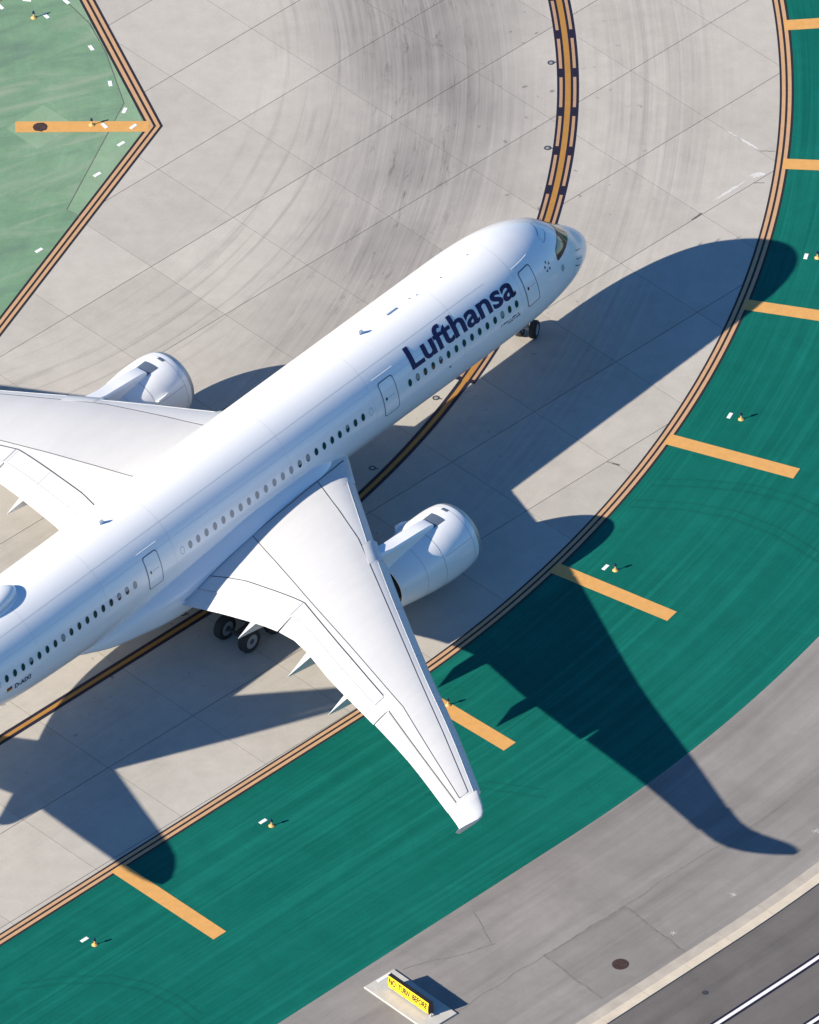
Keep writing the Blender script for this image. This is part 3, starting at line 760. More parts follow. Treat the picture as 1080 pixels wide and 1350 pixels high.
S5 = lambda y: 38.81+(y-20.18)*(43.13-38.81)/(28.8-20.18)                                                             # aileron hinge line
SR = lambda y: S3(y)+.50*(WTE(y)-S3(y))                                                                               # spoiler rear edge
def half(u, y):
    return 5*WTC(y)*(.2969*math.sqrt(u)-.126*u-.3516*u*u+.2843*u**3-.1036*u**4), .06*u*(1-u)
def wz(s, y, top=True):
    yy = min(max(y, 1.5), 29); le = WLE(yy); c = WTE(yy)-le; u = min(max((s-le)/c, 0), 1); t, cm = half(u, yy)
    return WZL(yy)+(WZT(yy)-WZL(yy))*u+c*(cm+t if top else cm-t)

def make_wing(sg):
    P = lambda s, y, z: L(s, y*sg, z)
    ys = [1.5, 2.2, 3, 3.6, 4.3, 5, 6, 7, 8, 9, 9.7, 10.3, 11, 12, 13, 14, 15, 16, 17, 18, 19, 20.19, 20.25, 21, 22, 23, 24, 25, 26, 27, 28, 28.95]
    def front(y):
        if 4.75 < y < 9.55: return WLE(y)+.52
        if 11.15 < y < 28.93: return WLE(y)+.24
        return WLE(y)
    ys = sorted(ys+[4.74, 4.77, 9.53, 9.57, 11.14, 11.17, 28.92, 28.935])
    rings = []; n = 20
    for y in ys:
        le = front(y); cut = (SR(y)-.05 if y < 20.2 else S5(y)); c = cut-le; ring = []
        for k in range(n+1):
            u = (1+math.cos(math.pi*k/n))/2; s = le+c*u; ring.append(P(s, y, wz(s, y)))
        for k in range(1, n+1):
            u = (1-math.cos(math.pi*k/n))/2; s = le+c*u; ring.append(P(s, y, wz(s, y, False)))
        rings.append(ring)
    mb = MB(); mb.loft(rings); wing = mb.build('wing', X['wing'], plane, smooth=True, angle=35)
    # grey skin panel of the wing box
    L1 = [(3.62, 25.71), (6.18, 27.0), (9.04, 28.54), (12.77, 31.07), (17.82, 34.51), (24.11, 38.81), (28.72, 42.07)]
    L2 = [(3.62, 31.03), (6.36, 32.22), (9.71, 33.72), (12.74, 34.94), (15.51, 36.06), (18.11, 37.12), (20.26, 38.01), (20.78, 38.23), (24.38, 40.28), (28.72, 42.74)]
    lin = lambda tab: (lambda y: float(np.interp(y, [a for a, b in tab], [b for a, b in tab])))
    f1, f2 = lin(L1), lin(L2)
    yy = sorted(set([a for a, b in L1]+[a for a, b in L2]+[4.0+.5*k for k in range(50)]))
    v = []; f = []; nu = 10
    for y in yy:
        for k in range(nu+1): s = f1(y)+(f2(y)-f1(y))*k/nu; v.append(P(s, y, wz(s, y)+.004))
    for i in range(len(yy)-1):
        for k in range(nu):
            a_ = i*(nu+1)+k; q = (a_, a_+1, a_+nu+2, a_+nu+1); f.append(q if sg > 0 else q[::-1])
    g = mesh('wing_skin_panel', v, f, X['wing_grey'], wing, smooth=True, recalc=False)
    if sum(p.normal.z for p in g.data.polygons) < 0: g.data.flip_normals()
    # dark outline seams
    def seam(pts, w=.045, mat='seam', lift=.009):
        den = []
        for (a, b) in zip(pts[:-1], pts[1:]):
            m_ = max(1, int(math.hypot(b[0]-a[0], b[1]-a[1])/.35))
            for t in range(m_): den.append((a[0]+(b[0]-a[0])*t/m_, a[1]+(b[1]-a[1])*t/m_))
        den.append(pts[-1]); v = []; f = []
        for i, p in enumerate(den):
            a = den[max(i-1, 0)]; b = den[min(i+1, len(den)-1)]; d = Vector((b[0]-a[0], b[1]-a[1])).normalized(); nx, ny = -d.y*w/2, d.x*w/2
            for k in (1, -1): s, y = p[0]+k*nx, p[1]+k*ny; v.append(P(s, y, wz(s, y)+lift))
        for i in range(len(den)-1): f.append((2*i, 2*i+2, 2*i+3, 2*i+1))
        o = mesh('panel_seam', v, f, X[mat], wing, recalc=False)
        if o.data.polygons and sum(p.normal.z for p in o.data.polygons) < 0: o.data.flip_normals()
        return o
    seam([(b, a) for a, b in L1[0:]]); seam([(b, a) for a, b in L2]); seam([(42.07, 28.72), (42.74, 28.72)])
    seam([(S3(y), y) for y in np.arange(3.5, 10.2, .4)] + [(34.26, 10.27)], .06, lift=.012)
    seam([(34.26, 10.27)] + [(S3(y), y) for y in np.arange(10.7, 19.5, .5)], .06, lift=.012)
    seam(ROOT, .07, 'seam_root', .010)
    seam([(S5(20.3)-.03, 20.3), (S5(28.8)-.03, 28.8)], .05)
    # spoilers
    def plate(name, y0, y1, fa, fb, mat, lift, thick):
        v = []; f = []; nu, ny = 4, 4
        for lvl in (lift, lift-thick):
            for i in range(ny+1):
                y = y0+(y1-y0)*i/ny
                for k in range(nu+1): s = fa(y)+(fb(y)-fa(y))*k/nu; v.append(P(s, y, wz(s, y)+lvl))
        N = (nu+1)*(ny+1)
        for i in range(ny):
            for k in range(nu): a_ = i*(nu+1)+k; f.append((a_, a_+1, a_+nu+2, a_+nu+1)); f.append((N+a_, N+a_+nu+1, N+a_+nu+2, N+a_+1))
        edge = [k for k in range(nu+1)]+[i*(nu+1)+nu for i in range(1, ny+1)]+[ny*(nu+1)+k for k in range(nu-1, -1, -1)]+[i*(nu+1) for i in range(ny-1, 0, -1)]
        for a_, b_ in zip(edge, edge[1:]+edge[:1]): f.append((a_, b_, b_+N, a_+N))
        return mesh(name, v, f, mat, wing, smooth=True, angle=40)
    cuts = [3.75, 5.85, 8.0, 10.20]; cuts2 = [10.38, 12.15, 13.95, 15.75, 17.50, 19.30]
    for cc_ in (cuts, cuts2):
        for a, b in zip(cc_[:-1], cc_[1:]):
            plate('spoiler', a+.012, b-.012, lambda y: S3(y)+.04, SR, X['wing'], .020, .035)
    for cc_ in (cuts, cuts2):
        for a in cc_: seam([(S3(a)+.03, a), (SR(a), a)], .03, 'seam_soft', .0235)
        seam([(SR(y)-.02, y) for y in np.arange(cc_[0], cc_[-1]+.01, .4)], .05, 'seam_soft', .0235)
    # flaps and ailerons
    def trailing(name, y0, y1, fa, droop, drop, ext=0.0):
        rr = []
        for i in range(9):
            y = y0+(y1-y0)*i/8; a = fa(y); b = WTE(y)+ext; c = b-a; ring = []; base = wz(a, y)
            for u in (1, .8, .6, .4, .2, .08, 0):
                s = a+c*u; ring.append(P(s, y, wz(min(s, WTE(y)), y)-drop-c*u*math.tan(droop)))
            t0 = min(.30, .9*(wz(a, y)-wz(a, y, False)))
            for u in (0, .08, .2, .4, .6, .8, 1):
                s = a+c*u; zt = wz(min(s, WTE(y)), y)-drop-c*u*math.tan(droop); ring.append(P(s, y, zt-(t0*(1-u)**1.1*(.55 if u == 0 else 1)+.02)))
            rr.append(ring)
        mb = MB(); mb.loft(rr); return mb.build(name, X['wing'], wing, smooth=True, angle=45)
    trailing('flap', 3.35, 10.25, lambda y: SR(y)-.18, math.radians(5), .035)
    trailing('flap', 10.37, 20.16, lambda y: SR(y)-.18, math.radians(5), .035)
    trailing('aileron', 20.30, 23.97, lambda y: S5(y)+.03, math.radians(1.5), .004)
    trailing('aileron', 24.0, 28.94, lambda y: S5(y)+.03, math.radians(1.5), .004)
    # slats: the nose of the section, swung down and forward
    def slat(name, y0, y1, frac, ang, te):
        rr = []; m_ = max(4, int((y1-y0)/.8))
        for i in range(m_+1):
            y = y0+(y1-y0)*i/m_; le = WLE(y); cr = frac(y); pts = []
            for k in range(11): u = (math.cos(math.pi*k/20)); s = le+cr*u*u; pts.append((s, wz(s, y)+.03))
            for k in range(1, 7): s = le+cr*.45*(k/6)**2; pts.append((s, wz(s, y, False)-.02))
            pts.append((le+cr*.6, (wz(le+cr*.6, y)+wz(le+cr*.6, y, False))/2))
            pts.append((le+cr*.97, wz(le+cr*.97, y)-.02))
            ps, pz = le+cr, wz(le+cr, y); ca, sa = math.cos(ang), math.sin(ang); ring = []
            for s, z in pts:
                ds, dz = s-ps, z-pz; ring.append(P(le+te+ds*ca-dz*sa, y, wz(le+te, y)+dz*ca+ds*sa-.006))
            rr.append(ring)
        mb = MB(); mb.loft(rr); return mb.build(name, X['wing'], wing, smooth=True, angle=50)
    slat('droop_nose', 4.75, 9.55, lambda y: .95-.02*(y-4.7), math.radians(24), .64)
    brk = [11.15, 14.7, 18.3, 21.9, 25.5, 28.94]
    for a, b in zip(brk[:-1], brk[1:]): slat('slat', a+.012, b-.012, lambda y: .92-.012*(y-11), math.radians(26), .34)
    # wing tip curling up
    tip = [(28.95, None), (29.6, None), (30.2, None)]
    W = [(28.95, 6.96, WLE(28.95), 43.92, 0), (29.5, 7.03, 41.98, 44.20, 8), (30.1, 7.16, 42.48, 44.54, 16), (30.7, 7.42, 43.08, 44.98, 28), (31.2, 7.80, 43.72, 45.46, 42), (31.6, 8.25, 44.42, 45.95, 53), (31.9, 8.72, 45.18, 46.42, 61), (32.12, 9.12, 45.95, 46.78, 66), (32.25, 9.36, 46.55, 46.97, 69)]
    rr = []
    for (y, z, le, te, cant) in W:
        c = te-le; ca = math.radians(cant); nrm = (-math.sin(ca), math.cos(ca)); ring = []; m_ = 12
        for sgn, ks in ((1, range(m_+1)), (-1, range(1, m_))):
            for k in ks:
                u = (1+math.cos(math.pi*k/m_))/2 if sgn > 0 else (1-math.cos(math.pi*k/m_))/2
                t = 5*.095*(.2969*math.sqrt(u)-.126*u-.3516*u*u+.2843*u**3-.1036*u**4); d = c*(.06*u*(1-u)+sgn*t)
                ring.append(P(le+c*u, y+nrm[0]*d, z+nrm[1]*d))
        rr.append(ring)
    mb = MB(); mb.loft(rr); mb.build('winglet', X['wing'], wing, smooth=True)
    # flap track fairings
    for (y, tip_s, tip_z, ln, wd) in ((8.30, 37.40, 3.88, 5.5, .36), (12.72, 38.40, 4.18, 4.6, .32), (16.88, 39.82, 4.66, 4.0, .29)):
        rr = []
        for i in range(15):
            t = i/14; s = tip_s-ln*(1-t); d = tip_s-s; w = max(.012, wd*min(1, d/2.3)*min(1, .3+3*t))
            under = wz(s, y, False)+.05 if s < WTE(y) else 99
            ztop = min(under, tip_z+.03+.24*d); zb = min(tip_z-.03-.16*d, ztop-.03) if d < 2.6 else min(tip_z-.03-.416+.10*(d-2.6), ztop-.03)
            c = (ztop+zb)/2; h = max(.015, (ztop-zb)/2); ring = []
            for a_, b_ in ((-.85, 1), (.85, 1), (1, .55), (.85, -.45), (.35, -1), (-.35, -1), (-.85, -.45), (-1, .55)): ring.append(P(s, y+w*a_, c+h*b_))
            rr.append(ring)
        mb = MB(); mb.loft(rr); mb.build('flap_fairing', X['wing'], wing)
    return wing

# ---- engines
EY, EZ, ES = 10.30, 2.60, 22.02
NPROF = [(0, 1.56), (.03, 1.64), (.10, 1.71), (.25, 1.79), (.5, 1.87), (.9, 1.935), (1.5, 1.975), (2.2, 1.975), (3.0, 1.92), (3.8, 1.83), (4.6, 1.71), (5.4, 1.58), (6.15, 1.44)]
nac_r = pchip([p[0] for p in NPROF], [p[1] for p in NPROF])
def make_engine(sg):
    yc = EY*sg
    def C(ds, r, q, dz=0): return L(ES+ds, yc+r*math.cos(q)*sg, EZ+dz+r*math.sin(q))
    def rings(prof, n=56): return [[C(d, r, 2*math.pi*k/n) for k in range(n)] for d, r in prof]
    dd = [.42, .48, .55, .75, 1, 1.3, 1.7, 2.1, 2.5, 3, 3.5, 4, 4.5, 5, 5.5, 5.9, 6.15]
    mb = MB(); mb.loft(rings([(d, nac_r(d)) for d in dd]+[(6.14, 1.38), (5.5, 1.37), (4.6, 1.40)]), cap=False)
    eng = mb.build('engine', X['skin'], plane, smooth=True, angle=60)
    MB().loft(rings([(1.2, 1.47), (.6, 1.46), (.25, 1.46), (.08, 1.50), (.015, 1.53), (0, 1.56), (.03, 1.64), (.10, 1.71), (.2, 1.768), (.3, nac_r(.3)), (.42, nac_r(.42))]), cap=False).build('inlet_lip', X['lip'], eng, smooth=True)
    mb = MB(); mb.loft(rings([(1.30, 1.46), (1.31, .02)], 40), cap=False)
    for k in range(22):
        q = 2*math.pi*k/22; mb.add([C(1.05, .45, q), C(1.05, 1.44, q+.10), C(1.28, 1.44, q+.24), C(1.28, .45, q+.16)], [(0, 1, 2, 3)])
    mb.build('fan', X['fan'], eng)
    MB().loft(rings([(.62, .02), (.75, .18), (.95, .36), (1.15, .47)], 24)).build('spinner', X['duct'], eng, smooth=True)
    MB().loft(rings([(4.6, 1.05), (5.6, 1.06), (6.5, .92), (7.3, .68), (7.55, .62)], 36), cap=True).build('core_nozzle', X['duct'], eng, smooth=True)
    MB().loft(rings([(7.3, .42), (7.9, .30), (8.4, .04)], 24)).build('exhaust_plug', X['fan'], eng, smooth=True)
    MB().loft(rings([(5.0, 1.40), (5.01, 1.0)], 36), cap=False).build('bypass_duct', X['duct'], eng)
    # cowl joints
    for d, w, mt in ((.78, .025, 'seam_soft'), (3.05, .03, 'seam_soft'), (4.35, .02, 'seam_soft')):
        MB().loft(rings([(d, nac_r(d)+.004), (d+w, nac_r(d+w)+.004)]), cap=False).build('cowl_joint', X[mt], eng)
    for q in (math.radians(28), math.radians(152)):
        v = [C(d, nac_r(d)+.005, q+e) for d in np.arange(.8, 3.05, .15) for e in (-.006, .006)]
        mesh('cowl_joint', v, [(2*i, 2*i+2, 2*i+3, 2*i+1) for i in range(len(v)//2-1)], X['seam_soft'], eng, recalc=False)
    # dark grille ahead of the pylon and a small one before it
    def top_patch(name, s0, s1, y0, y1, mat, off=.012):
        v = []; f = []; n = 6
        for i in range(n+1):
            for k in range(n+1):
                d = s0+(s1-s0)*i/n-ES; y = y0+(y1-y0)*k/n; q = math.acos(max(-1, min(1, (y-EY)/nac_r(d)))); v.append(C(d, nac_r(d)+off, q))
        for i in range(n):
            for k in range(n): a_ = i*(n+1)+k; f.append((a_, a_+1, a_+n+2, a_+n+1))
        return mesh(name, v, f, mat, eng, recalc=False)
    top_patch('grille', 23.56, 24.45, 9.83, 10.77, X['hatch']); top_patch('vent', 22.80, 23.02, 10.0, 10.40, X['hatch'])
    # strake on the inboard side
    qs = math.radians(146); v = []
    for d, h in ((2.0, .0), (2.5, .22), (3.0, .30), (3.25, .0)):
        for e in (-.012, .012): v.append(C(d, nac_r(d)+h-.01, qs+e))
    v += [C(3.25, nac_r(3.25)-.02, qs-.012), C(3.25, nac_r(3.25)-.02, qs+.012), C(2.0, nac_r(2.0)-.02, qs-.012), C(2.0, nac_r(2.0)-.02, qs+.012)]
    mesh('strake', v, [(0, 2, 4, 6, 8, 10), (1, 3, 5, 7, 9, 11), (0, 1, 3, 2), (2, 3, 5, 4), (4, 5, 7, 6)], X['skin'], eng)
    # pylon
    rr = []
    for (s, zt, zb, w, ch) in ((24.22, 4.46, 4.1, .34, .06), (24.34, 4.64, 4.0, .40, .07), (24.7, 4.76, 3.9, .42, .08), (25.4, 4.86, 3.5, .43, .08), (26.4, 4.96, 3.3, .43, .08), (27.6, 5.06, 3.2, .41, .08), (28.6, 5.30, 3.3, .40, .12), (29.6, 5.36, 3.5, .36, .10), (31.5, 5.0, 3.9, .28, .1), (33.5, 4.75, 4.2, .16, .08), (34.4, 4.7, 4.45, .04, .02)):
        if s > 28.7: zt = min(zt, wz(s, EY)-.25)
        ring = [L(s, (EY+a_)*sg, z_) for a_, z_ in ((-w+ch, zt), (w-ch, zt), (w, zt-ch*1.6), (w, zb+.1), (w*.6, zb), (-w*.6, zb), (-w, zb+.1), (-w, zt-ch*1.6))]
        rr.append(ring)
    py = MB().loft(rr).build('pylon', X['skin'], plane, smooth=True, angle=22)
    for k in (0,):
        v = [L(25.6, (EY+.446)*sg, 3.98), L(26.9, (EY+.446)*sg, 4.02), L(26.9, (EY+.446)*sg, 4.10), L(25.6, (EY+.446)*sg, 4.06)]
        mesh('pylon_slot', v, [(0, 1, 2, 3)], X['seam'], py, recalc=False)
    # fairing block where the pylon meets the wing nose
    rr = []
    for y in (9.66, 9.78, 10.3, 10.93, 11.06):
        e = .10 if y in (9.66, 11.06) else 0; le = WLE(y); ring = []
        for u, dz in ((1.0, .012), (.7, .035-e*.25), (.4, .03-e*.35), (.1, -.01), (-.10, -.14), (-.17, -.32), (-.05, -.45), (.4, -.5), (1.0, -.3)):
            s = le+u; ring.append(L(s, y*sg, wz(max(s, le+.02), y)+dz if u > .05 else wz(le+.1, y)+dz))
        rr.append(ring)
    MB().loft(rr).build('pylon_fairing', X['wing'], py, smooth=True, angle=50)
    return eng
for sg in (1, -1):
    make_wing(sg); make_engine(sg)

# ---- tail (out of the frame, but its shadow lies in it)
def slab_wing(name, secs, mat, vertical=False):
    """secs: (span, z_or_y, LE, TE, t/c)"""
    rr = []
    for (sp, other, le, te, tc_) in secs:
        c = te-le; ring = []; m_ = 10
        for sgn, ks in ((1, range(m_+1)), (-1, range(1, m_))):
            for k in ks:
                u = (1+math.cos(math.pi*k/m_))/2 if sgn > 0 else (1-math.cos(math.pi*k/m_))/2
                t = 5*tc_*(.2969*math.sqrt(u)-.126*u-.3516*u*u+.2843*u**3-.1036*u**4)*c*sgn
                ring.append(L(le+c*u, t, sp) if vertical else L(le+c*u, sp, other+t))
        rr.append(ring)
    return MB().loft(rr).build(name, mat, plane, smooth=True)
for sg in (1, -1):
    hz = slab_wing('tailplane', [(.4*sg, 6.75, 58.6, 64.2, .1), (1.4*sg, 6.87, 59.55, 64.6, .1), (4.5*sg, 7.25, 61.75, 65.75, .095), (7.4*sg, 7.60, 63.75, 66.8, .09), (8.3*sg, 7.70, 64.5, 67.0, .09), (8.9*sg, 7.76, 65.3, 67.0, .08), (9.3*sg, 7.80, 66.1, 66.9, .08)], X['skin'])
    # elevator seam
    mesh('elevator_seam', [L(63.2, 1.6*sg, 7.12), L(66.0, 7.6*sg, 7.74), L(66.04, 7.6*sg, 7.74), L(63.25, 1.6*sg, 7.12)], [(0, 1, 2, 3)], X['seam'], hz, recalc=False)
fin = slab_wing('fin', [(7.2, 0, 53.6, 61.4, .11), (8.4, 0, 55.3, 62.0, .11), (10, 0, 57.1, 62.9, .105), (13, 0, 60.4, 64.3, .10), (15.6, 0, 63.2, 65.55, .10), (16.6, 0, 64.5, 66.1, .09), (17.05, 0, 65.3, 66.3, .08)], X['tailblue'], True)
slab_wing('rudder', [(8.6, 0, 62.02, 63.6, .08), (13, 0, 64.28, 65.6, .08), (16.4, 0, 66.0, 66.9, .07)], X['tailblue'], True)

# ---- roof fittings
def blade(name, s, h, ln, th_=.05, y=0, sweep=.5):
    q = q_of_y(s, y); z = fus(s, q)[2]; zb = z-.03
    v = [L(s-ln/2, y-th_, zb), L(s-ln/2, y+th_, zb), L(s+ln/2, y+th_, zb), L(s+ln/2, y-th_, zb),
         L(s-ln/2+ln*sweep, y-th_*.5, z+h), L(s-ln/2+ln*sweep, y+th_*.5, z+h), L(s+ln/2+ln*.1, y+th_*.5, z+h), L(s+ln/2+ln*.1, y-th_*.5, z+h)]
    return mesh(name, v, [(0, 3, 2, 1), (4, 5, 6, 7), (0, 1, 5, 4), (1, 2, 6, 5), (2, 3, 7, 6), (3, 0, 4, 7)], X['skin'], plane)
blade('antenna', 17.9, .30, .42, .03); blade('antenna', 38.77, .30, .42, .03); blade('antenna', 15.45, .10, .85, .07, 0, .2)
for s, y in ((14.05, 0), (13.55, .1), (11.6, .1), (9.2, -.1)): blade('antenna', s, .06, .12, .03, y)
rr = []; rr2 = []
for i in range(31):
    t = (i/30)**1.6; e = lambda t: math.sqrt(max(0, 1-(1-min(1, t/.45))**2)) if t < .45 else math.sqrt(max(0, 1-((t-.45)/.55)**2))
    s = 45.28+5.6*t; w = max(.02, .92*e(t)); rr.append([L(s, w*math.cos(q), TOP(s)-.16+.26*min(1, e(t)+.05)*math.sin(q)) for q in [math.pi*k/28 for k in range(29)]])
    s2 = 45.72+4.7*t; w2 = max(.02, .78*e(t)); h2 = max(.02, .58*e(t)**.8); rr2.append([L(s2, w2*math.cos(q), TOP(s2)-.02+h2*math.sin(q)**.8) for q in [math.pi*k/28 for k in range(29)]])
dm = MB().loft(rr2).build('satellite_dome', X['skin'], plane, smooth=True)
MB().loft(rr).build('dome_skirt', X['skin'], dm, smooth=True)
# probes round the nose
for s, z, sgn in ((2.45, 5.45, 1), (2.70, 5.15, 1), (2.95, 4.92, 1), (2.45, 5.45, -1), (2.70, 5.15, -1), (2.05, 5.65, -1)):
    q = q_of_z(s, z); q = q if sgn > 0 else math.pi-q; p = Vector(fus(s, q)); n = (Vector(fus(s, q, .2))-p).normalized()
    MB().tube(p-n*.02, p+n*.12, .025, .018, 6).tube(p+n*.11-Vector((.06, 0, 0)), p+n*.12+Vector((.18, 0, 0)), .022, .012, 6).build('probe', X['gear_dark'], plane)

# ---- landing gear
def wheel(c, r, w, parent, dark=False, turn=0.0):
    mb = MB(); h = w/2
    mb.lathe([(-h*.55, r*.52), (-h*.85, r*.60), (-h, r*.80), (-h*.86, r*.93), (-h*.5, r), (h*.5, r), (h*.86, r*.93), (h, r*.80), (h*.85, r*.60), (h*.55, r*.52)], (0, 0, 0), 'y', 32, 0)
    for sd in (-1, 1):
        mb.lathe([(sd*h*.80, r*.60), (sd*h*.86, r*.585), (sd*h*.84, r*.50), (sd*h*.60, r*.47)], (0, 0, 0), 'y', 24, 1)
        mb.lathe([(sd*h*.60, r*.47), (sd*h*.50, r*.28), (sd*h*.80, r*.24), (sd*h*.84, r*.02)], (0, 0, 0), 'y', 24, 2)
    o = mb.build('wheel', (X['tyre'], X['rim'], X['gear_dark'] if dark else X['rim']), parent, smooth=True, angle=40)  # main wheel hubs coloured dark to stand for the shade they lie in
    o.location = c; o.rotation_euler = (0, 0, turn); return o
NS = 4.66
TURN = math.radians(26)                         # the nose wheels are steered to the left
tx, ty = -math.sin(TURN)*.40, math.cos(TURN)*.40
def N(a, b, z):                                  # a ahead, b to the left of the strut, turned with the wheels
    return (30-NS+a*math.cos(TURN)-b*math.sin(TURN), a*math.sin(TURN)+b*math.cos(TURN), z)
mb = MB(); mb.tube(L(NS, 0, .55), L(NS-.12, 0, 2.9), .11, .15, 14).tube(N(0, -.42, .52), N(0, .42, .52), .07, n=10)
mb.tube(L(NS, 0, 1.2), L(NS-1.1, 0, 2.6), .05, n=8).tube(N(-.02, 0, .7), N(-.42, 0, 1.05), .05, n=8).tube(N(-.42, 0, 1.05), N(0, 0, 1.45), .05, n=8)
ng = mb.build('nose_gear', X['steel'], plane, smooth=True, angle=40)
for b in (-.40, .40): wheel(N(0, b, .525), .525, .42, ng, turn=TURN)
for y in (-.62, .62): MB().box(L(NS-.55, y-.02, 1.72), L(NS-1.5, y+.02, 2.42)).build('gear_door', X['skin'], ng)
MB().lathe([(0, .08), (.09, .10), (.10, .02)], L(NS-.18, .18, 1.7), 'x', 14).build('taxi_light', X['rim'], ng)
MS = 33.32
for sg in (1, -1):
    yc = 5.30*sg
    mb = MB(); mb.tube(L(MS, yc, .8), L(MS-.1, yc-.25*sg, 3.75), .19, .24, 16).tube(L(MS-1.15, yc, .70), L(MS+1.15, yc, .70), .15, n=12)
    for ds in (-1.02, 1.02): mb.tube(L(MS+ds, yc-.95*sg, .70), L(MS+ds, yc+.95*sg, .70), .10, n=10)
    mb.tube(L(MS, yc, 1.6), L(MS-.1, yc-2.2*sg, 3.0), .10, n=10).tube(L(MS, yc, 1.5), L(MS-1.9, yc-.3*sg, 3.5), .09, n=10).tube(L(MS+.1, yc, .9), L(MS+.65, yc, 1.4), .07, n=8).tube(L(MS+.65, yc, 1.4), L(MS+.1, yc, 2.1), .07, n=8)
    mg = mb.build('main_gear', X['gear_dark'], plane, smooth=True, angle=40)
    for ds in (-1.02, 1.02):
        for dy in (-.87, .87): wheel(L(MS+ds, yc+dy, .70), .70, .53, mg, dark=True)
    v = [L(MS-.75, yc+.55*sg, 1.9), L(MS+.65, yc+.55*sg, 1.9), L(MS+.75, yc+.75*sg, 3.6), L(MS-.85, yc+.75*sg, 3.6)]; v += [(a, b+.05*sg, c) for a, b, c in v]
    mesh('gear_door', v, [(0, 1, 2, 3), (4, 5, 6, 7), (0, 1, 5, 4), (1, 2, 6, 5), (2, 3, 7, 6), (3, 0, 4, 7)], X['skin'], mg)

# ------------------------------------------------------------------ things on the ground
def copy_tree(o, parent=None):
    c = o.copy(); COL.objects.link(c); c.parent = parent
    for ch in [q for q in bpy.data.objects if q.parent == o]: copy_tree(ch, c)
    return c
def rough_disc(r, n, j, z0, z1):
    mb = MB(); ring = []
    for k in range(n): q = 2*math.pi*k/n; rr_ = r*(1+random.uniform(-j, j)); ring.append((rr_*math.cos(q), rr_*math.sin(q)))
    return mb.loft([[(x, y, z0) for x, y in ring], [(x, y, z1) for x, y in ring], [(x*.93, y*.93, z1+.004) for x, y in ring]])

# taxiway edge lights
def make_light():
    e = empty('edge_light')
    mb = MB(); mb.lathe([(0, .17), (.015, .165), (.03, .12), (.06, .10), (.075, .045)], (0, 0, .005), 'z', 20); mb.build('base', X['lamp_yellow'], e, smooth=True, angle=30)
    MB().lathe([(0, .035), (.24, .03)], (0, 0, .075), 'z', 10).build('stem', X['lamp_yellow'], e, smooth=True, angle=40)
    MB().lathe([(0, .07), (.03, .085), (.06, .075)], (0, 0, .30), 'z', 14).build('collar', X['sign_black'], e, smooth=True, angle=40)
    MB().lathe([(0, .065), (.07, .065), (.11, .04), (.12, .005)], (0, 0, .36), 'z', 14).build('lens', X['lamp_blue'], e, smooth=True, angle=40)
    return e
LIGHTS = [((18.13, 6.82), 'blue edge light on the green shoulder, right of the shadow of the nose', (17.53, 7.18)),
          ((10.91, -5.66), 'blue edge light on the green shoulder beside the engine shadow', (10.39, -5.37)),
          ((-7.94, -25.86), 'blue edge light on the green shoulder, left of the right wing tip', (-8.38, -25.46)),
          ((-17.41, -35.02), 'blue edge light on the green shoulder nearest the lower left corner', (-17.94, -34.56)),
          ((22.82, 20.62), 'blue edge light at the right edge of the picture, above the nose shadow', (22.20, 20.79)),
          ((1.65, -16.45), 'blue edge light on a yellow bar, half hidden behind the right wing', None),
          ((-19.78, 44.84), 'edge light standing on the pale green island near the top left corner', (-19.08, 44.96)),
          ((-16.68, 34.94), 'edge light standing on the yellow bar of the pale green island', (-15.97, 34.83)),
          ((-21.75, 46.55), 'edge light at the very corner of the pale green island, cut by the frame', (-21.60, 45.96))]
proto = None
def plate_at(x, y, rz, label, ln=.48, wd=.21):
    p = MB(); h0, h1 = ln/2, wd/2
    p.loft([[(-h0, -h1, 0), (h0, -h1, 0), (h0, h1, 0), (-h0, h1, 0)], [(-h0, -h1, .008), (h0, -h1, .008), (h0, h1, .008), (-h0, h1, .008)], [(-h0+.01, -h1+.01, .013), (h0-.01, -h1+.01, .013), (h0-.01, h1-.01, .013), (-h0+.01, h1-.01, .013)]])
    o = p.build('marker_plate', X['plate_white']); o.location = (x, y, .0215 if False else .0085); o.rotation_euler = (0, 0, rz)
    return tag(o, label, 'marker', 'white marker plates set on the painted pavement')
for i, ((x, y), lab, pl) in enumerate(LIGHTS):
    if proto is None: proto = make_light(); o = proto
    else: o = copy_tree(proto)
    o.location = (x, y, .020 if 'bar' in lab else .006); o.rotation_euler = (0, 0, random.uniform(0, 6))
    tag(o, lab, 'light', 'taxiway edge lights')
    if pl:
        a = math.atan2(pl[1]-CC[1], pl[0]-CC[0]) if pl[0] > -15 or pl[1] < 0 else None
        rz = (max(a, TA)+math.pi/2) if a is not None else -1.0
        m = plate_at(*pl, rz, 'white plate beside ' + {0: 'the edge light right of the nose shadow', 1: 'the edge light near the engine shadow', 2: 'the edge light left of the right wing tip',
            3: 'the edge light nearest the lower left corner', 4: 'the edge light at the right edge of the picture', 6: 'the upper edge light on the pale green island',
            7: 'the edge light on the island bar', 8: 'the light at the top left picture corner'}[i])
        if i == 7: m.location.z = .0205
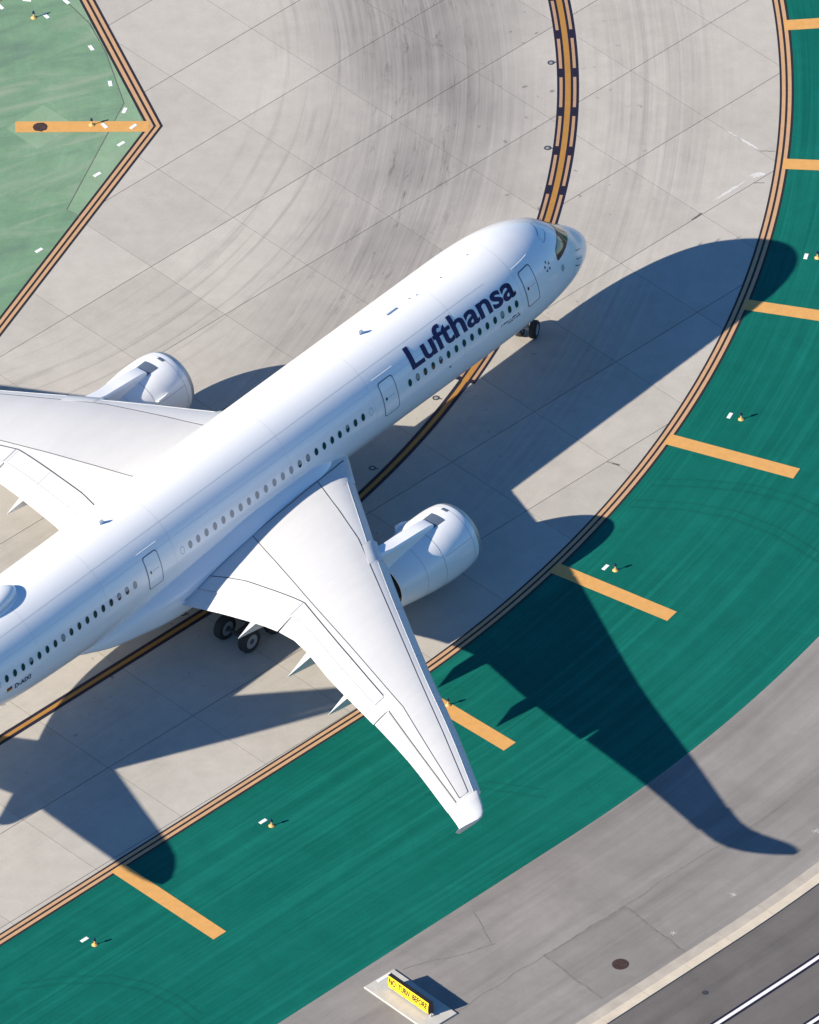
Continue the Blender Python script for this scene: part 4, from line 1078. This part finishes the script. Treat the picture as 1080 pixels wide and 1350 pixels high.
for (x, y, rz, lab) in ((-20.12, 46.48, -.25, 'white plate cut by the top edge of the picture on the pale green island'),
                        (-17.93, 46.20, -.95, 'white plate at the top of the pale green island beside its double line'),
                        (-16.61, 41.91, -1.15, 'white plate on the island, first above the long thin crack bend'),
                        (-15.60, 38.62, -1.45, 'white plate on the island, between the upper plate and the pointed corner'),
                        (-14.84, 36.15, 1.25, 'white plate just above the yellow bar at the island corner'),
                        (-14.38, 34.66, .85, 'white plate lying on the yellow bar, nearest the island corner'),
                        (-15.07, 33.17, .75, 'white plate just below the yellow bar at the island corner'),
                        (-16.42, 30.51, .72, 'white plate on the pale strip, second below the yellow bar'),
                        (-19.70, 23.99, .72, 'white plate lowest on the pale green island, alone on the darker paint')):
    m = plate_at(x, y, rz, lab)
    if 'on the yellow bar' in lab: m.location.z = .0205
    elif y < 34 and x > -17: m.location.z = .0125

# manholes
mh = rough_disc(.40, 22, .10, 0, .015).build('manhole_cover', X['rust']); mh.location = (-19.52, 34.95, .0205)
tag(mh, 'dark rusty round cover on the yellow bar of the green island', 'manhole')
mb = MB(); mb.lathe([(0, .44), (.012, .44), (.014, .40), (.008, .39), (.010, .02)], (0, 0, 0), 'z', 28)
for k in range(-3, 4):
    for j in range(-3, 4):
        if k*k+j*j <= 9: mb.box((k*.11-.035, j*.11-.035, .006), (k*.11+.035, j*.11+.035, .016))
mh2 = mb.build('manhole_cover', X['rust']); mh2.location = (10.1, -38.27, .0085); tag(mh2, 'rusty brown round manhole cover in the square asphalt repair', 'manhole')
mh3 = rough_disc(.17, 14, .06, 0, .012).build('drain_cover', X['gear_dark']); mh3.location = (14.44, -40.83, .002); tag(mh3, 'small black cover in the dark service road', 'cover')
# inset centreline lights: steel ring with a dark lens
for (x, y, lab) in ((8.80, 38.94, 'small inset light ring left of the dashed centreline near the top'), (8.38, 31.30, 'small inset light ring left of the dashed centreline, just above the nose'),
                    (1.68, 9.72, 'small inset light ring in the sunlit gap below the lettering'), (-1.91, 3.89, 'small inset light in the shade by the right wing root'), (-12.34, -7.87, 'small inset light in the shade behind the right wing root')):
    mb = MB(); mb.lathe([(0, .20), (.010, .20), (.014, .15), (.006, .135)], (0, 0, 0), 'z', 20, 0); mb.lathe([(0, .12), (.012, .10), (.013, .01)], (0, 0, 0), 'z', 14, 1); mb.box((.18, -.04, .0), (.34, .04, .006), 0)
    o = mb.build('inset_light', (X['gear_dark'], X['rim'])); o.location = (x, y, .001); o.rotation_euler = (0, 0, random.uniform(-.4, .4)); tag(o, lab, 'inset light', 'inset lights along the centreline')
# chalk marks on the asphalt
for (x, y, lab) in ((16.22, -32.94, 'white chalk star on the asphalt, nearest the wing tip shadow'), (12.93, -35.89, 'white chalk star beside the square asphalt repair'), (20.81, -28.0, 'white chalk star at the right edge of the picture')):
    mb = MB()
    for k in range(6):
        q = math.pi*k/6+random.uniform(-.2, .2); ln = random.uniform(.09, .20); c, s_ = math.cos(q), math.sin(q); w = .016; ox, oy = random.uniform(-.12, .12), random.uniform(-.12, .12)
        mb.add([(ox-c*ln-s_*w, oy-s_*ln+c*w, 0), (ox+c*ln-s_*w, oy+s_*ln+c*w, 0), (ox+c*ln+s_*w, oy+s_*ln-c*w, 0), (ox-c*ln+s_*w, oy-s_*ln-c*w, 0)], [(3, 2, 1, 0)])
    o = mb.build('chalk_mark', X['chalk'], recalc=False)
    for i_, vv in enumerate(o.data.vertices): vv.co.z += .0008*(i_//4)
    o.location = (x, y, .0065); tag(o, lab, 'mark', 'chalk stars on the asphalt')

# ---- guidance sign on its pad
PA, PB, PD = Vector((-3.36, -39.37)), Vector((-1.87, -37.91)), Vector((-.14, -43.13))
ux = (PD-PA); plen = ux.length; ux.normalize(); uy = Vector((-ux.y, ux.x))
rzs = math.atan2(ux.y, ux.x)
pad = empty('sign_pad', (PA.x, PA.y, .002), rzs)
w2 = 2.09
mb = MB(); mb.loft([[(0, 0, 0), (plen, 0, 0), (plen, w2, 0), (0, w2, 0)], [(0, 0, .07), (plen, 0, .07), (plen, w2, .07), (0, w2, .07)], [(.02, .02, .085), (plen-.02, .02, .085), (plen-.02, w2-.02, .085), (.02, w2-.02, .085)]])
bpy.data.objects.remove(pad)
pad = mb.build('sign_pad', X['pad']); pad.location = (PA.x, PA.y, .002); pad.rotation_euler = (0, 0, rzs)
tag(pad, 'pale concrete pad under the yellow sign', 'pad')
sign = empty('taxiway_sign', (PA.x+ux.x*.98+uy.x*.98, PA.y+ux.y*.98+uy.y*.98, .087), rzs)
tag(sign, 'long yellow board sign reading NO TURN BEFORE on a concrete pad', 'sign')
SLN = 3.20
def sect(y_, z_): return y_, z_
prof = [(-.165, .16), (-.185, .40), (-.165, .66), (-.115, .90), (.115, .90), (.165, .66), (.185, .40), (.165, .16)]     # bulging cross section
mb = MB(); mb.loft([[(x, y, z) for y, z in prof] for x in (0, SLN)])
mb.build('case', X['sign_black'], sign)
fp = pchip([.17, .40, .66, .885], [-.166, -.186, -.166, -.118])
def face_pt(x, z, off): return (x, fp(z)-off, z)
v = []; f = []
for i in range(13):
    z = .17+.715*i/12
    for x in (.035, SLN-.035): v.append(face_pt(x, z, .006))
for i in range(12): f.append((2*i, 2*i+1, 2*i+3, 2*i+2))
fc = mesh('face', v, f, X['sign_yellow'], sign, smooth=True)
for sx in (.0, SLN/3, 2*SLN/3, SLN): MB().box((sx-.02+(sx == 0)*.02-(sx == SLN)*.0, -.13, .895), (sx+.02-(sx == SLN)*.02, .13, .915)).build('top_rib', X['sign_black'], sign)
for sx in (SLN/3, 2*SLN/3):
    vv = []; ff = []
    for i in range(13):
        z = .17+.715*i/12
        for x in (sx-.006, sx+.006): vv.append(face_pt(x, z, .010))
    for i in range(12): ff.append((2*i, 2*i+1, 2*i+3, 2*i+2))
    mesh('face_joint', vv, ff, X['lamp_yellow'], sign)
me = text_mesh('NO  TURN  BEFORE', .026)
xs = [v_.co.x for v_ in me.vertices]; x0, x1 = min(xs), max(xs)
bm = bmesh.new(); bm.from_mesh(me)
for k in range(1, 14): bmesh.ops.bisect_plane(bm, geom=bm.verts[:]+bm.edges[:]+bm.faces[:], plane_co=(0, .73*k/14, 0), plane_no=(0, 1, 0))
for v_ in bm.verts: v_.co = face_pt(.12+(SLN-.24)*(v_.co.x-x0)/(x1-x0), .46+.36*v_.co.y/.727, .020)
mo = bpy.data.meshes.new('lettering'); bm.to_mesh(mo); bm.free(); mo.materials.append(X['sign_black'])
lt = bpy.data.objects.new('lettering', mo); COL.objects.link(lt); lt.parent = sign; lt['label'] = 'black words NO TURN BEFORE'
for sx in (.25, 1.15, 2.05, 2.95):
    MB().tube((sx, 0, 0), (sx, 0, .17), .035, n=10).lathe([(0, .09), (.02, .09), (.03, .04)], (sx, 0, 0), 'z', 12).build('leg', X['gear_dark'], sign)
MB().tube((SLN+.02, -.08, .0), (SLN+.06, -.06, .22), .04, n=8).build('cable_box', X['steel'], sign)
pl = plate_at(PA.x+ux.x*.18+uy.x*1.28, PA.y+ux.y*.18+uy.y*1.28, rzs+math.pi/2, 'white plate on the end of the concrete sign pad', .95, .20); pl.location.z = .0895

print('done', len(bpy.data.objects))
